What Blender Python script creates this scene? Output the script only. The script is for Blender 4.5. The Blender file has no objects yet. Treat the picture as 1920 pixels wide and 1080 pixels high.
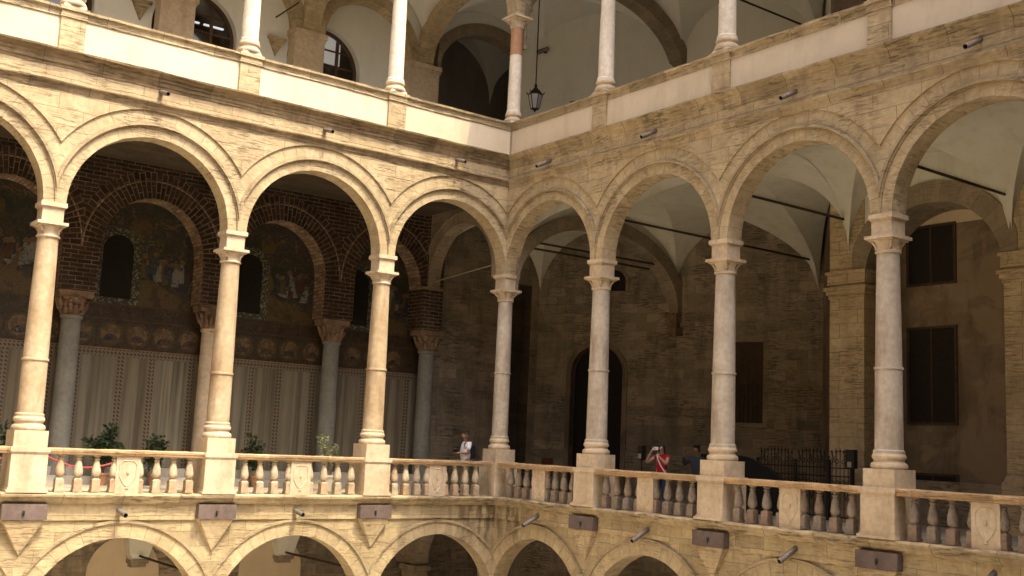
import bpy, bmesh, math, random
from mathutils import Vector, Matrix
random.seed(7)
R_ = math.radians
PI = math.pi
scene = bpy.context.scene
col = scene.collection
# ------------------------------------------------------------------ helpers
def makeT(o, ud, nd):
    l = math.hypot(*ud); ud = (ud[0]/l, ud[1]/l)
    l = math.hypot(*nd); nd = (nd[0]/l, nd[1]/l)
    flip = (ud[0]*nd[1]-ud[1]*nd[0]) < 0
    def T(p):
        return (o[0]+p[0]*ud[0]+p[1]*nd[0], o[1]+p[0]*ud[1]+p[1]*nd[1], p[2])
    return T, flip
TW = makeT((0, 0), (1, 0), (0, 1))          # world
TL = makeT((0, 0), (-1, 0), (0, -1))        # left wing: u to the left, n towards the courtyard
TR = makeT((0, 0), (0, -1), (-1, 0))        # right wing
class MB:
    """collects faces given in the (u, n, z) frame of one wall; build() links them as one mesh"""
    def __init__(s, T=TW, uvo=None):
        s.T, s.flip = T; s.v = []; s.d = {}; s.f = []; s.uv = []; s.mi = []
        s.uvo = uvo if uvo is not None else (random.uniform(0, 5), random.uniform(0, 5)) 
    def vert(s, p):
        q = s.T(p); k = (round(q[0], 5), round(q[1], 5), round(q[2], 5))
        i = s.d.get(k)
        if i is None:
            i = len(s.v); s.d[k] = i; s.v.append(q)
        return i
    def face(s, pts, uv=None, mi=0):
        idx = [s.vert(p) for p in pts]
        if uv is None:
            a = Vector(pts[0]); n = Vector((0, 0, 0))
            for i in range(1, len(pts)-1):
                n += (Vector(pts[i])-a).cross(Vector(pts[i+1])-a)
            ax = max(range(3), key=lambda i: abs(n[i]))
            if ax == 1: uv = [(p[0], p[2]) for p in pts]
            elif ax == 0: uv = [(p[1], p[2]) for p in pts]
            else: uv = [(p[0], p[1]) for p in pts]
            uv = [(a_+s.uvo[0], b_) for a_, b_ in uv]
        clean, cuv = [], []
        for i, t in zip(idx, uv):
            if i not in clean: clean.append(i); cuv.append(t)
        if len(clean) < 3: return
        if s.flip: clean.reverse(); cuv.reverse()
        s.f.append(clean); s.uv.append(cuv); s.mi.append(mi)
    def box(s, u0, u1, n0, n1, z0, z1, mi=0, top=0.0):
        a, b, c, d = (u0, n0), (u1, n0), (u1, n1), (u0, n1)
        t = top
        A, B, C, D = (u0+t, n0+t), (u1-t, n0+t), (u1-t, n1-t), (u0+t, n1-t)
        lo = [(*p, z0) for p in (a, b, c, d)]; hi = [(*p, z1) for p in (A, B, C, D)]
        s.face(lo[::-1], mi=mi); s.face(hi, mi=mi)
        for i in range(4):
            j = (i+1) % 4
            s.face([lo[i], lo[j], hi[j], hi[i]], mi=mi)
    def cbox(s, cu, cn, z0, z1, w, d, mi=0, top=0.0):
        s.box(cu-w/2, cu+w/2, cn-d/2, cn+d/2, z0, z1, mi, top)
    def prism(s, poly, n0, n1, mi=0):       # polygon in (u, z), extruded along n
        m = len(poly)
        s.face([(p[0], n1, p[1]) for p in poly][::-1], mi=mi)
        s.face([(p[0], n0, p[1]) for p in poly], mi=mi)
        for i in range(m):
            a, b = poly[i], poly[(i+1) % m]
            s.face([(a[0], n0, a[1]), (b[0], n0, b[1]), (b[0], n1, b[1]), (a[0], n1, a[1])][::-1], mi=mi)
    def sweep(s, prof, us, mitre0=False, jit=0.0, mi=0, closed=True, cap=True):
        """profile of (n, z) carried along u; mitre0 cuts the first end at the inner corner (u = n)"""
        m = len(prof); rows = []
        for k, u in enumerate(us):
            row = []
            for (n, z) in prof:
                uu = n if (mitre0 and k == 0) else u
                jn = random.gauss(0, jit) if (k and jit) else 0
                jz = random.gauss(0, jit) if (k and jit) else 0
                row.append((uu, n+jn, z+jz))
            rows.append(row)
        acc = [0]
        for i in range(m):
            a, b = prof[i], prof[(i+1) % m]; acc.append(acc[-1]+math.hypot(a[0]-b[0], a[1]-b[1]))
        for k in range(len(us)-1):
            for i in range(m if closed else m-1):
                j = (i+1) % m
                o = s.uvo[0]
                s.face([rows[k][i], rows[k][j], rows[k+1][j], rows[k+1][i]],
                       uv=[(us[k]+o, acc[i]), (us[k]+o, acc[i+1]), (us[k+1]+o, acc[i+1]), (us[k+1]+o, acc[i])], mi=mi)
        if cap and closed:
            s.face(rows[-1], mi=mi)
            if not mitre0: s.face(rows[0][::-1], mi=mi)
    def lathe(s, prof, cu, cn, seg=24, a0=0.0, a1=2*PI, mi=0, cap=False, bulge=None):
        rows = []
        for (r, z) in prof:
            rows.append([(cu+r*math.cos(a0+(a1-a0)*i/seg), cn+r*math.sin(a0+(a1-a0)*i/seg), z) for i in range(seg+1)])
        acc = 0
        for k in range(len(rows)-1):
            dl = math.hypot(prof[k][0]-prof[k+1][0], prof[k][1]-prof[k+1][1])
            for i in range(seg):
                c0, c1 = i/seg*1.5, (i+1)/seg*1.5
                s.face([rows[k][i], rows[k][i+1], rows[k+1][i+1], rows[k+1][i]], uv=[(c0, acc), (c1, acc), (c1, acc+dl), (c0, acc+dl)], mi=mi)
            acc += dl
        if cap:
            s.face(rows[0][:-1][::-1], mi=mi); s.face(rows[-1][:-1], mi=mi)
    def tube(s, pts, r, seg=8, mi=0, cap=True):
        P = [Vector(p) for p in pts]; rr = r if isinstance(r, (list, tuple)) else [r]*len(P)
        rows = []; up = Vector((0.31, 0.17, 0.93))
        for i, p in enumerate(P):
            t = (P[min(i+1, len(P)-1)]-P[max(i-1, 0)]).normalized()
            a = t.cross(up)
            if a.length < 1e-3: a = t.cross(Vector((1, 0, 0)))
            a.normalize(); b = t.cross(a)
            rows.append([tuple(p+(a*math.cos(2*PI*k/seg)+b*math.sin(2*PI*k/seg))*rr[i]) for k in range(seg)])
        acc = 0
        for i in range(len(rows)-1):
            dl = (P[i+1]-P[i]).length
            for k in range(seg):
                j = (k+1) % seg
                s.face([rows[i][k], rows[i][j], rows[i+1][j], rows[i+1][k]], uv=[(k/seg*.4, acc), ((k+1)/seg*.4, acc), ((k+1)/seg*.4, acc+dl), (k/seg*.4, acc+dl)], mi=mi)
            acc += dl
        if cap:
            s.face(rows[0][::-1], mi=mi); s.face(rows[-1], mi=mi)
    def blob(s, c, rx, ry, rz, seg=10, rings=7, mi=0):
        prof = [(max(math.sin(PI*i/rings), 1e-4), -math.cos(PI*i/rings)) for i in range(rings+1)]
        rows = [[(c[0]+rx*r*math.cos(2*PI*k/seg), c[1]+ry*r*math.sin(2*PI*k/seg), c[2]+rz*z) for k in range(seg)] for r, z in prof]
        for i in range(rings):
            for k in range(seg):
                j = (k+1) % seg
                s.face([rows[i][k], rows[i][j], rows[i+1][j], rows[i+1][k]], mi=mi)
    # ----- arches (ellipse centre (c, zs), half width rx, rise rz)
    def ring(s, c, zs, rx, rz, t0, t1, n0, n1, uL=-1e9, uR=1e9, seg=40, mi=0, back=False, foot=None):
        R0, R1 = [], []; clip = []; arcs = []
        for i in range(seg+1):
            a = PI*i/seg; ca, sa = math.cos(a), math.sin(a)
            def pt(t):
                x, z = (rx+t)*ca, (rz+t)*sa
                lim = (uR-c) if ca > 0 else (c-uL)
                if abs(x) > lim:
                    k = lim/abs(x); x *= k; z *= k
                return (c+x, zs+z)
            clip.append(abs(rx*ca+t0*ca) > ((uR-c) if ca > 0 else (c-uL))+1e-6)
            R0.append(pt(t0)); R1.append(pt(t1)); arcs.append((rx+rz)/2*a)
        for i in range(seg):
            if clip[i] and clip[i+1]: continue
            a, b, c_, d = R0[i], R0[i+1], R1[i+1], R1[i]
            va, vb = arcs[i], arcs[i+1]
            uv = [(t0, va), (t0, vb), (t1, vb), (t1, va)]
            s.face([(a[0], n1, a[1]), (b[0], n1, b[1]), (c_[0], n1, c_[1]), (d[0], n1, d[1])], uv=uv, mi=mi)
            if back: s.face([(a[0], n0, a[1]), (b[0], n0, b[1]), (c_[0], n0, c_[1]), (d[0], n0, d[1])][::-1], uv=uv[::-1], mi=mi)
            s.face([(a[0], n0, a[1]), (b[0], n0, b[1]), (b[0], n1, b[1]), (a[0], n1, a[1])], uv=[(n0, va), (n0, vb), (n1, vb), (n1, va)], mi=mi)
            s.face([(d[0], n0, d[1]), (c_[0], n0, c_[1]), (c_[0], n1, c_[1]), (d[0], n1, d[1])][::-1], uv=[(n0, va), (n0, vb), (n1, vb), (n1, va)][::-1], mi=mi)
        if foot is not None:
            for sgn in (1, -1):
                xa, xb = c+sgn*(rx+t0), min(max(c+sgn*(rx+t1), uL), uR)
                if abs(xa-xb) > 1e-4:
                    s.box(min(xa, xb), max(xa, xb), n0, n1, foot, zs, mi)
    def archwall(s, u0, u1, z0, z1, c, zs, rx, rz, n, seg=32, mi=0, t=0.0):
        """flat wall with an arched opening, in the plane n"""
        a = [(c+(rx+t)*math.cos(PI*i/seg), zs+(rz+t)*math.sin(PI*i/seg)) for i in range(seg, -1, -1)]
        a = [p for p in a if u0-1e-6 <= p[0] <= u1+1e-6]
        if a[0][0] > u0+1e-5 : s.face([(u0, n, z0), (a[0][0], n, z0), (a[0][0], n, z1), (u0, n, z1)], mi=mi)
        if a[-1][0] < u1-1e-5: s.face([(a[-1][0], n, z0), (u1, n, z0), (u1, n, z1), (a[-1][0], n, z1)], mi=mi)
        for p, q in zip(a, a[1:]):
            s.face([(p[0], n, p[1]), (q[0], n, q[1]), (q[0], n, z1), (p[0], n, z1)], mi=mi)
    def soffit(s, c, zs, rx, rz, n0, n1, z0=None, seg=40, mi=0):
        L = [(c+rx*math.cos(PI*i/seg), zs+rz*math.sin(PI*i/seg), (rx+rz)/2*PI*i/seg) for i in range(seg+1)]
        if z0 is not None and z0 < zs-1e-4: L = [(c+rx, z0, z0-zs)]+L+[(c-rx, z0, L[-1][2]+zs-z0)]
        for p, q in zip(L, L[1:]):
            s.face([(p[0], n0, p[1]), (q[0], n0, q[1]), (q[0], n1, q[1]), (p[0], n1, p[1])], uv=[(n0, p[2]), (n0, q[2]), (n1, q[2]), (n1, p[2])], mi=mi)
    def archpanel(s, c, zs, rx, rz, z0, n, seg=32, mi=0):   # filled arch shape
        L = [(c+rx*math.cos(PI*i/seg), n, zs+rz*math.sin(PI*i/seg)) for i in range(seg+1)]
        for p, q in zip(L, L[1:]):
            s.face([(p[0], n, z0), (q[0], n, z0), q, p][::-1], mi=mi)
    def build(s, name, mats, parent=None, sharp=32, smooth=True, origin=None):
        me = bpy.data.meshes.new(name)
        o3 = Vector(origin) if origin is not None else (parent_world(parent) if parent else Vector((0, 0, 0)))
        me.from_pydata([tuple(Vector(q)-o3) for q in s.v], [], s.f)
        uvl = me.uv_layers.new(name='UVMap')
        flat = []
        for f in s.uv:
            for t in f: flat += [t[0], t[1]]
        uvl.data.foreach_set('uv', flat)
        if not isinstance(mats, (list, tuple)): mats = [mats]
        for m in mats: me.materials.append(m)
        if len(mats) > 1: me.polygons.foreach_set('material_index', s.mi)
        if smooth:
            me.polygons.foreach_set('use_smooth', [True]*len(me.polygons)); me.set_sharp_from_angle(angle=R_(sharp))
        me.update()
        o = bpy.data.objects.new(name, me); col.objects.link(o)
        if parent: o.parent = parent
        else: o.location = o3
        return o
def parent_world(o):
    v = Vector((0, 0, 0))
    while o: v += o.location; o = o.parent
    return v
def tag(o, label=None, cat=None, group=None, kind=None):
    if label: o['label'] = label
    if cat: o['category'] = cat
    if group: o['group'] = group
    if kind: o['kind'] = kind
    return o
def thing(name, label, cat, loc=(0, 0, 0), group=None):
    o = bpy.data.objects.new(name, None); col.objects.link(o); o.location = loc
    o.empty_display_size = .2
    return tag(o, label, cat, group)
def copy_tree(o, parent=None):
    c = o.copy(); col.objects.link(c)
    if parent: c.parent = parent
    for ch in list(o.children): copy_tree(ch, c)
    return c
def lin(u0, u1, step):
    n = max(1, int(round((u1-u0)/step))); return [u0+(u1-u0)*i/n for i in range(n+1)]
# ------------------------------------------------------------------ materials
class NT:
    def __init__(s, name):
        s.m = bpy.data.materials.new(name); s.m.use_nodes = True
        s.t = s.m.node_tree; s.b = s.t.nodes['Principled BSDF']; s.out = s.t.nodes['Material Output']
    def n(s, typ, **kw):
        x = s.t.nodes.new('ShaderNode'+typ)
        for k, v in kw.items(): setattr(x, k, v)
        return x
    def l(s, a, b): s.t.links.new(a, b)
    def pos(s, sc=(1, 1, 1)):
        g = s.n('NewGeometry'); mp = s.n('Mapping'); mp.inputs['Scale'].default_value = sc
        s.l(g.outputs['Position'], mp.inputs['Vector']); return mp.outputs[0]
    def uv(s, sc=(1, 1, 1)):
        g = s.n('UVMap'); mp = s.n('Mapping'); mp.inputs['Scale'].default_value = sc
        s.l(g.outputs[0], mp.inputs['Vector']); return mp.outputs[0]
    def noise(s, vec, scale, detail=4, rough=.55, dist=0):
        x = s.n('TexNoise'); x.inputs['Scale'].default_value = scale; x.inputs['Detail'].default_value = detail
        x.inputs['Roughness'].default_value = rough; x.inputs['Distortion'].default_value = dist
        s.l(vec, x.inputs['Vector']); return x.outputs['Fac']
    def ramp(s, fac, stops, interp='LINEAR'):
        x = s.n('ValToRGB'); x.color_ramp.interpolation = interp
        e = x.color_ramp.elements
        while len(e) < len(stops): e.new(.5)
        for el, (p, c) in zip(e, stops):
            el.position = p; el.color = (*c, 1) if isinstance(c, (tuple, list)) else (c, c, c, 1)
        s.l(fac, x.inputs[0]); return x.outputs['Color']
    def mix(s, fac, a, b, mode='MIX'):
        x = s.n('Mix', data_type='RGBA', blend_type=mode)
        for inp, v in ((x.inputs[0], fac), (x.inputs[6], a), (x.inputs[7], b)):
            if isinstance(v, (int, float)): inp.default_value = v
            elif isinstance(v, tuple): inp.default_value = (*v, 1)
            else: s.l(v, inp)
        return x.outputs[2]
    def math(s, op, a, b=0.0):
        x = s.n('Math', operation=op)
        for inp, v in ((x.inputs[0], a), (x.inputs[1], b)):
            if isinstance(v, (int, float)): inp.default_value = v
            else: s.l(v, inp)
        return x.outputs[0]
    def bump(s, h, strength=.3, dist=.02):
        x = s.n('Bump'); x.inputs['Strength'].default_value = strength; x.inputs['Distance'].default_value = dist
        s.l(h, x.inputs['Height']); s.l(x.outputs[0], s.b.inputs['Normal'])
    def fin(s, colr, rough=.85, spec=.3, metal=0):
        if isinstance(colr, tuple): s.b.inputs['Base Color'].default_value = (*colr, 1)
        else: s.l(colr, s.b.inputs['Base Color'])
        if isinstance(rough, (int, float)): s.b.inputs['Roughness'].default_value = rough
        else: s.l(rough, s.b.inputs['Roughness'])
        s.b.inputs['Specular IOR Level'].default_value = spec; s.b.inputs['Metallic'].default_value = metal
        return s.m
def mulc(c, k): return tuple(x*k for x in c)
def stone(name, ca, cb, cs, bw=1.1, bh=.36, mortar=.5, msize=.006, stain=.5, pit=.6, bump=.5, var=.22, strat=1.0, obj=0.0, mcol=None, fine_=(.62, 1.25), warp=.03, soil=None, patch=None):
    t = NT(name); p = t.pos()
    base = t.ramp(t.noise(p, 1.1, 7, .62), [(.3, ca), (.7, cb)])
    fine = t.noise(p, 9, 6, .6)
    base = t.mix(.55, base, t.ramp(fine, [(.25, fine_[0]), (.75, fine_[1])]), 'MULTIPLY')
    if patch: base = t.mix(t.math('MULTIPLY', t.ramp(t.noise(t.pos((.55, .55, .8)), 1., 7, .68, .6), [(.49, 0.), (.545, 1.)]), patch[1]), base, patch[0])
    br = t.n('TexBrick'); wn = t.n('TexNoise'); wn.inputs['Scale'].default_value = 1.7; wn.inputs['Detail'].default_value = 3; t.l(p, wn.inputs['Vector'])
    vs = t.n('VectorMath', operation='SUBTRACT'); vs.inputs[1].default_value = (.5, .5, .5); t.l(wn.outputs['Color'], vs.inputs[0])
    vm = t.n('VectorMath', operation='SCALE'); vm.inputs['Scale'].default_value = warp*2.5; t.l(vs.outputs[0], vm.inputs[0])
    va = t.n('VectorMath', operation='ADD'); t.l(t.uv(), va.inputs[0]); t.l(vm.outputs[0], va.inputs[1]); t.l(va.outputs[0], br.inputs['Vector'])
    br.inputs['Color1'].default_value = (1-var, 1-var, 1-var, 1); br.inputs['Color2'].default_value = (1+var*.6, 1+var*.55, 1+var*.5, 1)
    br.inputs['Mortar'].default_value = (1-mortar, 1-mortar, 1-mortar, 1)
    br.inputs['Scale'].default_value = 1; br.inputs['Mortar Size'].default_value = msize; br.inputs['Mortar Smooth'].default_value = .3
    br.inputs['Brick Width'].default_value = bw; br.inputs['Row Height'].default_value = bh
    base = t.mix(1.0, base, br.outputs['Color'], 'MULTIPLY')
    if mcol: base = t.mix(t.math('MULTIPLY', br.outputs['Fac'], t.ramp(t.noise(p, 2.3, 4), [(.35, .25), (.6, .95)])), base, mcol)
    # eroded sedimentary bedding: short horizontal pits
    st = t.noise(t.pos((3.2, 3.2, 26)), 1.0, 5, .65, .4)
    big = t.noise(p, .9, 3)
    pitm = t.math('MULTIPLY', t.ramp(st, [(.52, 0.), (.64, 1.)]), t.ramp(big, [(.40, 0.), (.58, 1.)]))
    base = t.mix(t.math('MULTIPLY', pitm, pit if strat > .6 else 0.), base, mulc(cs, .75))
    # run-off stains
    sn = t.noise(t.pos((2.6, 2.6, .55)), 1.0, 6, .62)
    base = t.mix(t.math('MULTIPLY', t.ramp(sn, [(.5, 0.), (.74, 1.)]), stain), base, cs)
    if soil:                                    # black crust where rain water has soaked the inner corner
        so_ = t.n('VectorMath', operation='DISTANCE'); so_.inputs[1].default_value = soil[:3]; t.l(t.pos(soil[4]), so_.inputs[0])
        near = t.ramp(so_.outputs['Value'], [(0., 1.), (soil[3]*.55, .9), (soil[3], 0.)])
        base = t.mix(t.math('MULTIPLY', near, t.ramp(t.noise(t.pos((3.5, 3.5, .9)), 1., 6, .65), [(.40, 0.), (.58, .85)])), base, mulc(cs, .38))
    sp = t.noise(p, 34, 3, .7)
    base = t.mix(t.math('MULTIPLY', t.ramp(sp, [(.66, 0.), (.72, 1.)]), .45*pit), base, mulc(cs, .45))
    if obj:
        oi = t.n('ObjectInfo'); base = t.mix(1.0, base, t.ramp(oi.outputs['Random'], [(0, 1-obj), (1, 1+obj)]), 'MULTIPLY')
    h = t.math('ADD', t.math('MULTIPLY', br.outputs['Fac'], -1.2), t.math('ADD', t.math('MULTIPLY', pitm, -.9*strat if strat > .6 else 0.), t.math('MULTIPLY', fine, .9)))
    t.bump(h, bump, .025)
    return t.fin(base, .92, .15)
M = {}
SOIL = (-.1, -.1, -2.0*.75, 2.4/3, (.33, .33, .75))
M['stone'] = stone('sandstone_ashlar', (.39, .308, .184), (.505, .414, .267), (.22, .165, .10), mortar=.5, msize=.006, stain=.5, pit=.65, bump=.8, var=.08)
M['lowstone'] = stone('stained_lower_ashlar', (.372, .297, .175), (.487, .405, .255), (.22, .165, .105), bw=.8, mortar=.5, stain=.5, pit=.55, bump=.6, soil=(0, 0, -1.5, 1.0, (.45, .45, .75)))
M['trim'] = stone('sandstone_trim', (.355, .282, .17), (.47, .39, .255), (.19, .145, .095), bw=1.3, bh=9.0, mortar=.6, msize=.008, stain=.75, pit=.9, bump=.9)
M['shadetrim'] = stone('shade_painted_cornice_stone', (.20, .15, .088), (.31, .24, .15), (.12, .088, .055), bw=1.3, bh=9.0, mortar=.5, msize=.008, stain=.7, pit=.8, bump=.9)  # darker trim for the left wing: moulding shadow put into the colour, plus dirt
M['rail'] = stone('tan_rail_stone', (.42, .285, .155), (.52, .38, .235), (.20, .13, .08), bw=1.6, bh=9.0, mortar=.5, stain=.55, pit=.7, bump=.6)
M['ring'] = stone('sandstone_voussoir', (.395, .313, .188), (.515, .425, .28), (.225, .17, .10), bw=9.0, bh=.30, mortar=.42, msize=.005, stain=.5, pit=.6, bump=.8, var=.07)
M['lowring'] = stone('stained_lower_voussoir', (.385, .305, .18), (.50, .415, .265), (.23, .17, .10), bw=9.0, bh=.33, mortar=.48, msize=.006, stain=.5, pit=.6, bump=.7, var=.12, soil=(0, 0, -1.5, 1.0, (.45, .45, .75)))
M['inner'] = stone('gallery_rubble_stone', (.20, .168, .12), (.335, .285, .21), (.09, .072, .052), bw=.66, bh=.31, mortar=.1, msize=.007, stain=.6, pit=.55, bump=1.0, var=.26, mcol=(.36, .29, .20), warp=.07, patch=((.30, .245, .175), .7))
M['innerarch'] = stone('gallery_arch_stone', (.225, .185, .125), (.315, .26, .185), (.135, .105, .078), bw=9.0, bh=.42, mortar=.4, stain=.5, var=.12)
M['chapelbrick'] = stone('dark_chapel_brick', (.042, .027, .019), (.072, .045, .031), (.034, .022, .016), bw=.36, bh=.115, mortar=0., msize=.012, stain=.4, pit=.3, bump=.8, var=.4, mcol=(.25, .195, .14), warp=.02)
M['palebrick'] = stone('pale_soffit_brick', (.24, .165, .11), (.36, .265, .185), (.12, .075, .05), bw=.26, bh=.11, mortar=0., msize=.016, stain=.3, pit=.3, bump=.6, var=.5, mcol=(.10, .07, .05))
M['marble'] = stone('weathered_column_marble', (.365, .275, .165), (.52, .43, .305), (.235, .15, .08), bw=9, bh=99, mortar=0, stain=.9, pit=.5, bump=.15, var=0, strat=.3, obj=.12)
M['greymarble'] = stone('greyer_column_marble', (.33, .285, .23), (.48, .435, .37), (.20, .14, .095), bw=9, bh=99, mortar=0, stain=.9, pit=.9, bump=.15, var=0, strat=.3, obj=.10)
M['whitemarble'] = stone('white_column_marble', (.58, .52, .43), (.70, .65, .56), (.36, .28, .20), bw=9, bh=99, mortar=0, stain=.4, pit=.25, bump=.08, var=0, strat=.2)
M['plinth'] = stone('limestone_plinth', (.46, .375, .265), (.58, .49, .365), (.28, .20, .13), bw=9, bh=99, mortar=0, stain=.6, pit=.5, bump=.3, var=0, strat=.5)
M['plaster'] = stone('white_parapet_plaster', (.52, .45, .345), (.59, .52, .405), (.40, .32, .225), bw=99, bh=99, mortar=0, stain=.5, pit=0., bump=.05, var=0, strat=0, fine_=(.94, 1.05))
M['vault'] = stone('limewashed_vault', (.54, .535, .45), (.60, .595, .51), (.40, .38, .31), bw=99, bh=99, mortar=0, stain=.6, pit=0., bump=.03, var=0, strat=0, fine_=(.95, 1.04))
M['uppervault'] = stone('grey_upper_plaster', (.64, .65, .60), (.70, .71, .66), (.53, .53, .47), bw=99, bh=99, mortar=0, stain=.4, pit=0., bump=.03, var=0, strat=0, fine_=(.96, 1.04))
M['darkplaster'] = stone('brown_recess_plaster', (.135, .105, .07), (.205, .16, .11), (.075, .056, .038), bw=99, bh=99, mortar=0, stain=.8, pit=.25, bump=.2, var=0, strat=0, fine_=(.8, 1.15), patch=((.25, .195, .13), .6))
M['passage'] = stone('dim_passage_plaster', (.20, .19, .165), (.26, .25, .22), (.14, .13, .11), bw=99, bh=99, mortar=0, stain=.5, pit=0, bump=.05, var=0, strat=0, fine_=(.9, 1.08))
M['ceilwood'] = stone('dark_ceiling_boards', (.07, .055, .038), (.11, .088, .062), (.04, .03, .022), bw=9, bh=.3, mortar=.5, stain=.5, pit=.2, bump=.2, var=.2)
M['cream'] = stone('cream_plaster', (.50, .41, .28), (.57, .475, .335), (.36, .28, .18), bw=99, bh=99, mortar=0, stain=.3, pit=0, bump=.05, var=0, strat=0, fine_=(.93, 1.05))
M['plaque'] = stone('purple_grey_slab', (.115, .088, .08), (.172, .136, .126), (.068, .05, .042), bw=99, bh=99, mortar=0, stain=.7, pit=.3, bump=.15, var=0)
M['pave'] = stone('courtyard_paving', (.58, .53, .45), (.68, .62, .54), (.44, .38, .30), bw=.9, bh=.9, mortar=.4, stain=.2, pit=.2, bump=.2)
M['tile'] = stone('gallery_floor_slabs', (.30, .26, .20), (.38, .34, .27), (.22, .18, .13), bw=.6, bh=.6, mortar=.4, stain=.2, pit=.1, bump=.1)
M['greycol'] = stone('grey_granite_column', (.17, .17, .15), (.235, .235, .205), (.12, .115, .095), bw=99, bh=99, mortar=0, stain=.3, pit=.1, bump=.05, var=0, strat=.1)
M['capstone'] = stone('carved_brown_capital', (.20, .13, .085), (.32, .22, .145), (.07, .045, .032), bw=99, bh=99, mortar=0, stain=.7, pit=.8, bump=.9, var=0)
M['terracotta'] = stone('brick_red_shaft', (.34, .19, .11), (.40, .235, .14), (.26, .14, .08), bw=99, bh=99, mortar=0, stain=.3, pit=.2, bump=.1, var=0)
def baluster_mat(name, vase, block, grime):
    t = NT(name); p = t.pos(); oi = t.n('ObjectInfo')
    sx = t.n('SeparateXYZ'); t.l(p, sx.inputs[0])
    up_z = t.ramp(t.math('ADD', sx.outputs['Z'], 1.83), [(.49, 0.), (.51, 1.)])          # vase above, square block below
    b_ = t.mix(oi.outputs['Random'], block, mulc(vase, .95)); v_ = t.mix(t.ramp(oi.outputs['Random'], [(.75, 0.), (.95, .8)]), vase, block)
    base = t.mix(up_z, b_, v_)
    n = t.noise(p, 5, 6, .65)
    base = t.mix(.6, base, t.ramp(n, [(.3, .6), (.7, 1.25)]), 'MULTIPLY')
    base = t.mix(t.math('MULTIPLY', t.ramp(t.noise(p, 11, 5, .7), [(.5, 0.), (.68, 1.)]), .65), base, grime)
    t.bump(t.noise(p, 30, 4), .3, .01)
    return t.fin(base, .85, .2)
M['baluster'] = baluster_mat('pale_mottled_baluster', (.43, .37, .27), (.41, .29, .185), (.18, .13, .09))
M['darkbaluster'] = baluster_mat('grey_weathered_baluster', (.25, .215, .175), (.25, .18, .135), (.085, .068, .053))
def simple(name, c, rough=.6, metal=0., spec=.4, nz=.12, sc=14, bump=0):
    t = NT(name); n = t.noise(t.pos(), sc, 5, .6)
    base = t.mix(1.0, t.ramp(n, [(.3, 1-nz), (.7, 1+nz)]), c, 'MULTIPLY')
    if bump: t.bump(n, bump, .01)
    return t.fin(base, rough, spec, metal)
M['pipe'] = simple('zinc_drainpipe', (.17, .145, .13), .55, .3, .4, .3)
M['hole'] = simple('pipe_bore', (.02, .018, .016), .9)
M['iron'] = simple('black_wrought_iron', (.022, .019, .017), .55, .2, .4, .3)
M['tierod'] = simple('rusty_tie_rod', (.05, .035, .025), .7, .2, .3, .3)
M['paletie'] = simple('limewashed_tie_rod', (.26, .22, .16), .8, 0, .3, .2)
M['spike'] = simple('bird_spike_steel', (.42, .40, .35), .6, .1, .4, .1)
M['wood'] = simple('brown_window_wood', (.075, .042, .026), .6, 0, .3, .3, 9)
M['shutter'] = simple('old_brown_shutter', (.060, .040, .026), .8, 0, .15, .3, 9)
M['darkdoor'] = simple('dark_green_door_paint', (.016, .014, .011), .7, 0, .18, .25)
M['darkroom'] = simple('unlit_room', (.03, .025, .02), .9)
M['black'] = simple('black_cover', (.014, .015, .014), .75, 0, .2, .2)
M['redrope'] = simple('red_velvet_rope', (.40, .06, .07), .8, 0, .2, .1)
M['brass'] = simple('brass_post', (.45, .30, .12), .35, .9, .5, .1)
M['pot'] = simple('terracotta_pot', (.34, .18, .11), .85, 0, .2, .2)
M['whitepot'] = simple('pale_stone_pot', (.55, .52, .45), .8, 0, .2, .1)
M['stem'] = simple('plant_stem', (.16, .12, .07), .8)
M['bench'] = simple('white_marble_step', (.37, .345, .295), .5, 0, .4, .08)
M['redbox'] = simple('dark_red_chair_fabric', (.07, .018, .014), .8)
def leaf(name, c, c2):
    t = NT(name); oi = t.noise(t.pos(), 7, 2); base = t.mix(t.ramp(oi, [(.35, 0.), (.65, 1.)]), c, c2)
    t.b.inputs['Subsurface Weight'].default_value = 0
    return t.fin(base, .55, .4)
M['leaf'] = leaf('dark_green_leaf', (.018, .036, .014), (.036, .062, .024))
M['paleleaf'] = leaf('pale_green_leaf', (.12, .15, .07), (.24, .26, .145))
def glass(name, tint, op):
    t = NT(name); g = t.n('BsdfGlossy'); g.inputs['Roughness'].default_value = .05; g.inputs['Color'].default_value = (.8, .8, .8, 1)
    tr = t.n('BsdfTransparent'); tr.inputs['Color'].default_value = (*tint, 1)
    mx = t.n('MixShader'); mx.inputs[0].default_value = op; t.l(tr.outputs[0], mx.inputs[1]); t.l(g.outputs[0], mx.inputs[2]); t.l(mx.outputs[0], t.out.inputs['Surface'])
    return t.m
M['glass'] = glass('window_glass', (.75, .75, .72), .10)
M['lampglass'] = simple('milky_lantern_glass', (.42, .43, .42), .35, 0, .5, .05)
def emis(name, c, s):
    t = NT(name); t.b.inputs['Emission Color'].default_value = (*c, 1); t.b.inputs['Emission Strength'].default_value = s
    return t.fin(c, .6)
M['tubelight'] = emis('lit_fluorescent_tube', (.9, .93, 1.0), .35)
M['skylit'] = emis('daylit_window_behind', (.9, .86, .82), .12)
def vein():
    t = NT('book_matched_marble'); p = t.pos((4.6, 4.6, .10)); wf = t.noise(p, 1.0, 3, .6, .25)
    oi = t.n('ObjectInfo')
    ca = t.mix(oi.outputs['Random'], (.22, .20, .145), (.185, .165, .115)); cb = t.mix(oi.outputs['Random'], (.095, .086, .062), (.10, .078, .05))
    base = t.mix(t.ramp(wf, [(.38, 0.), (.58, 1.)]), cb, ca)
    base = t.mix(.5, base, t.ramp(t.noise(t.pos((6, 6, .5)), 2, 5), [(.3, .7), (.7, 1.2)]), 'MULTIPLY')
    return t.fin(base, .6, .3)
M['vein'] = vein()
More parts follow.
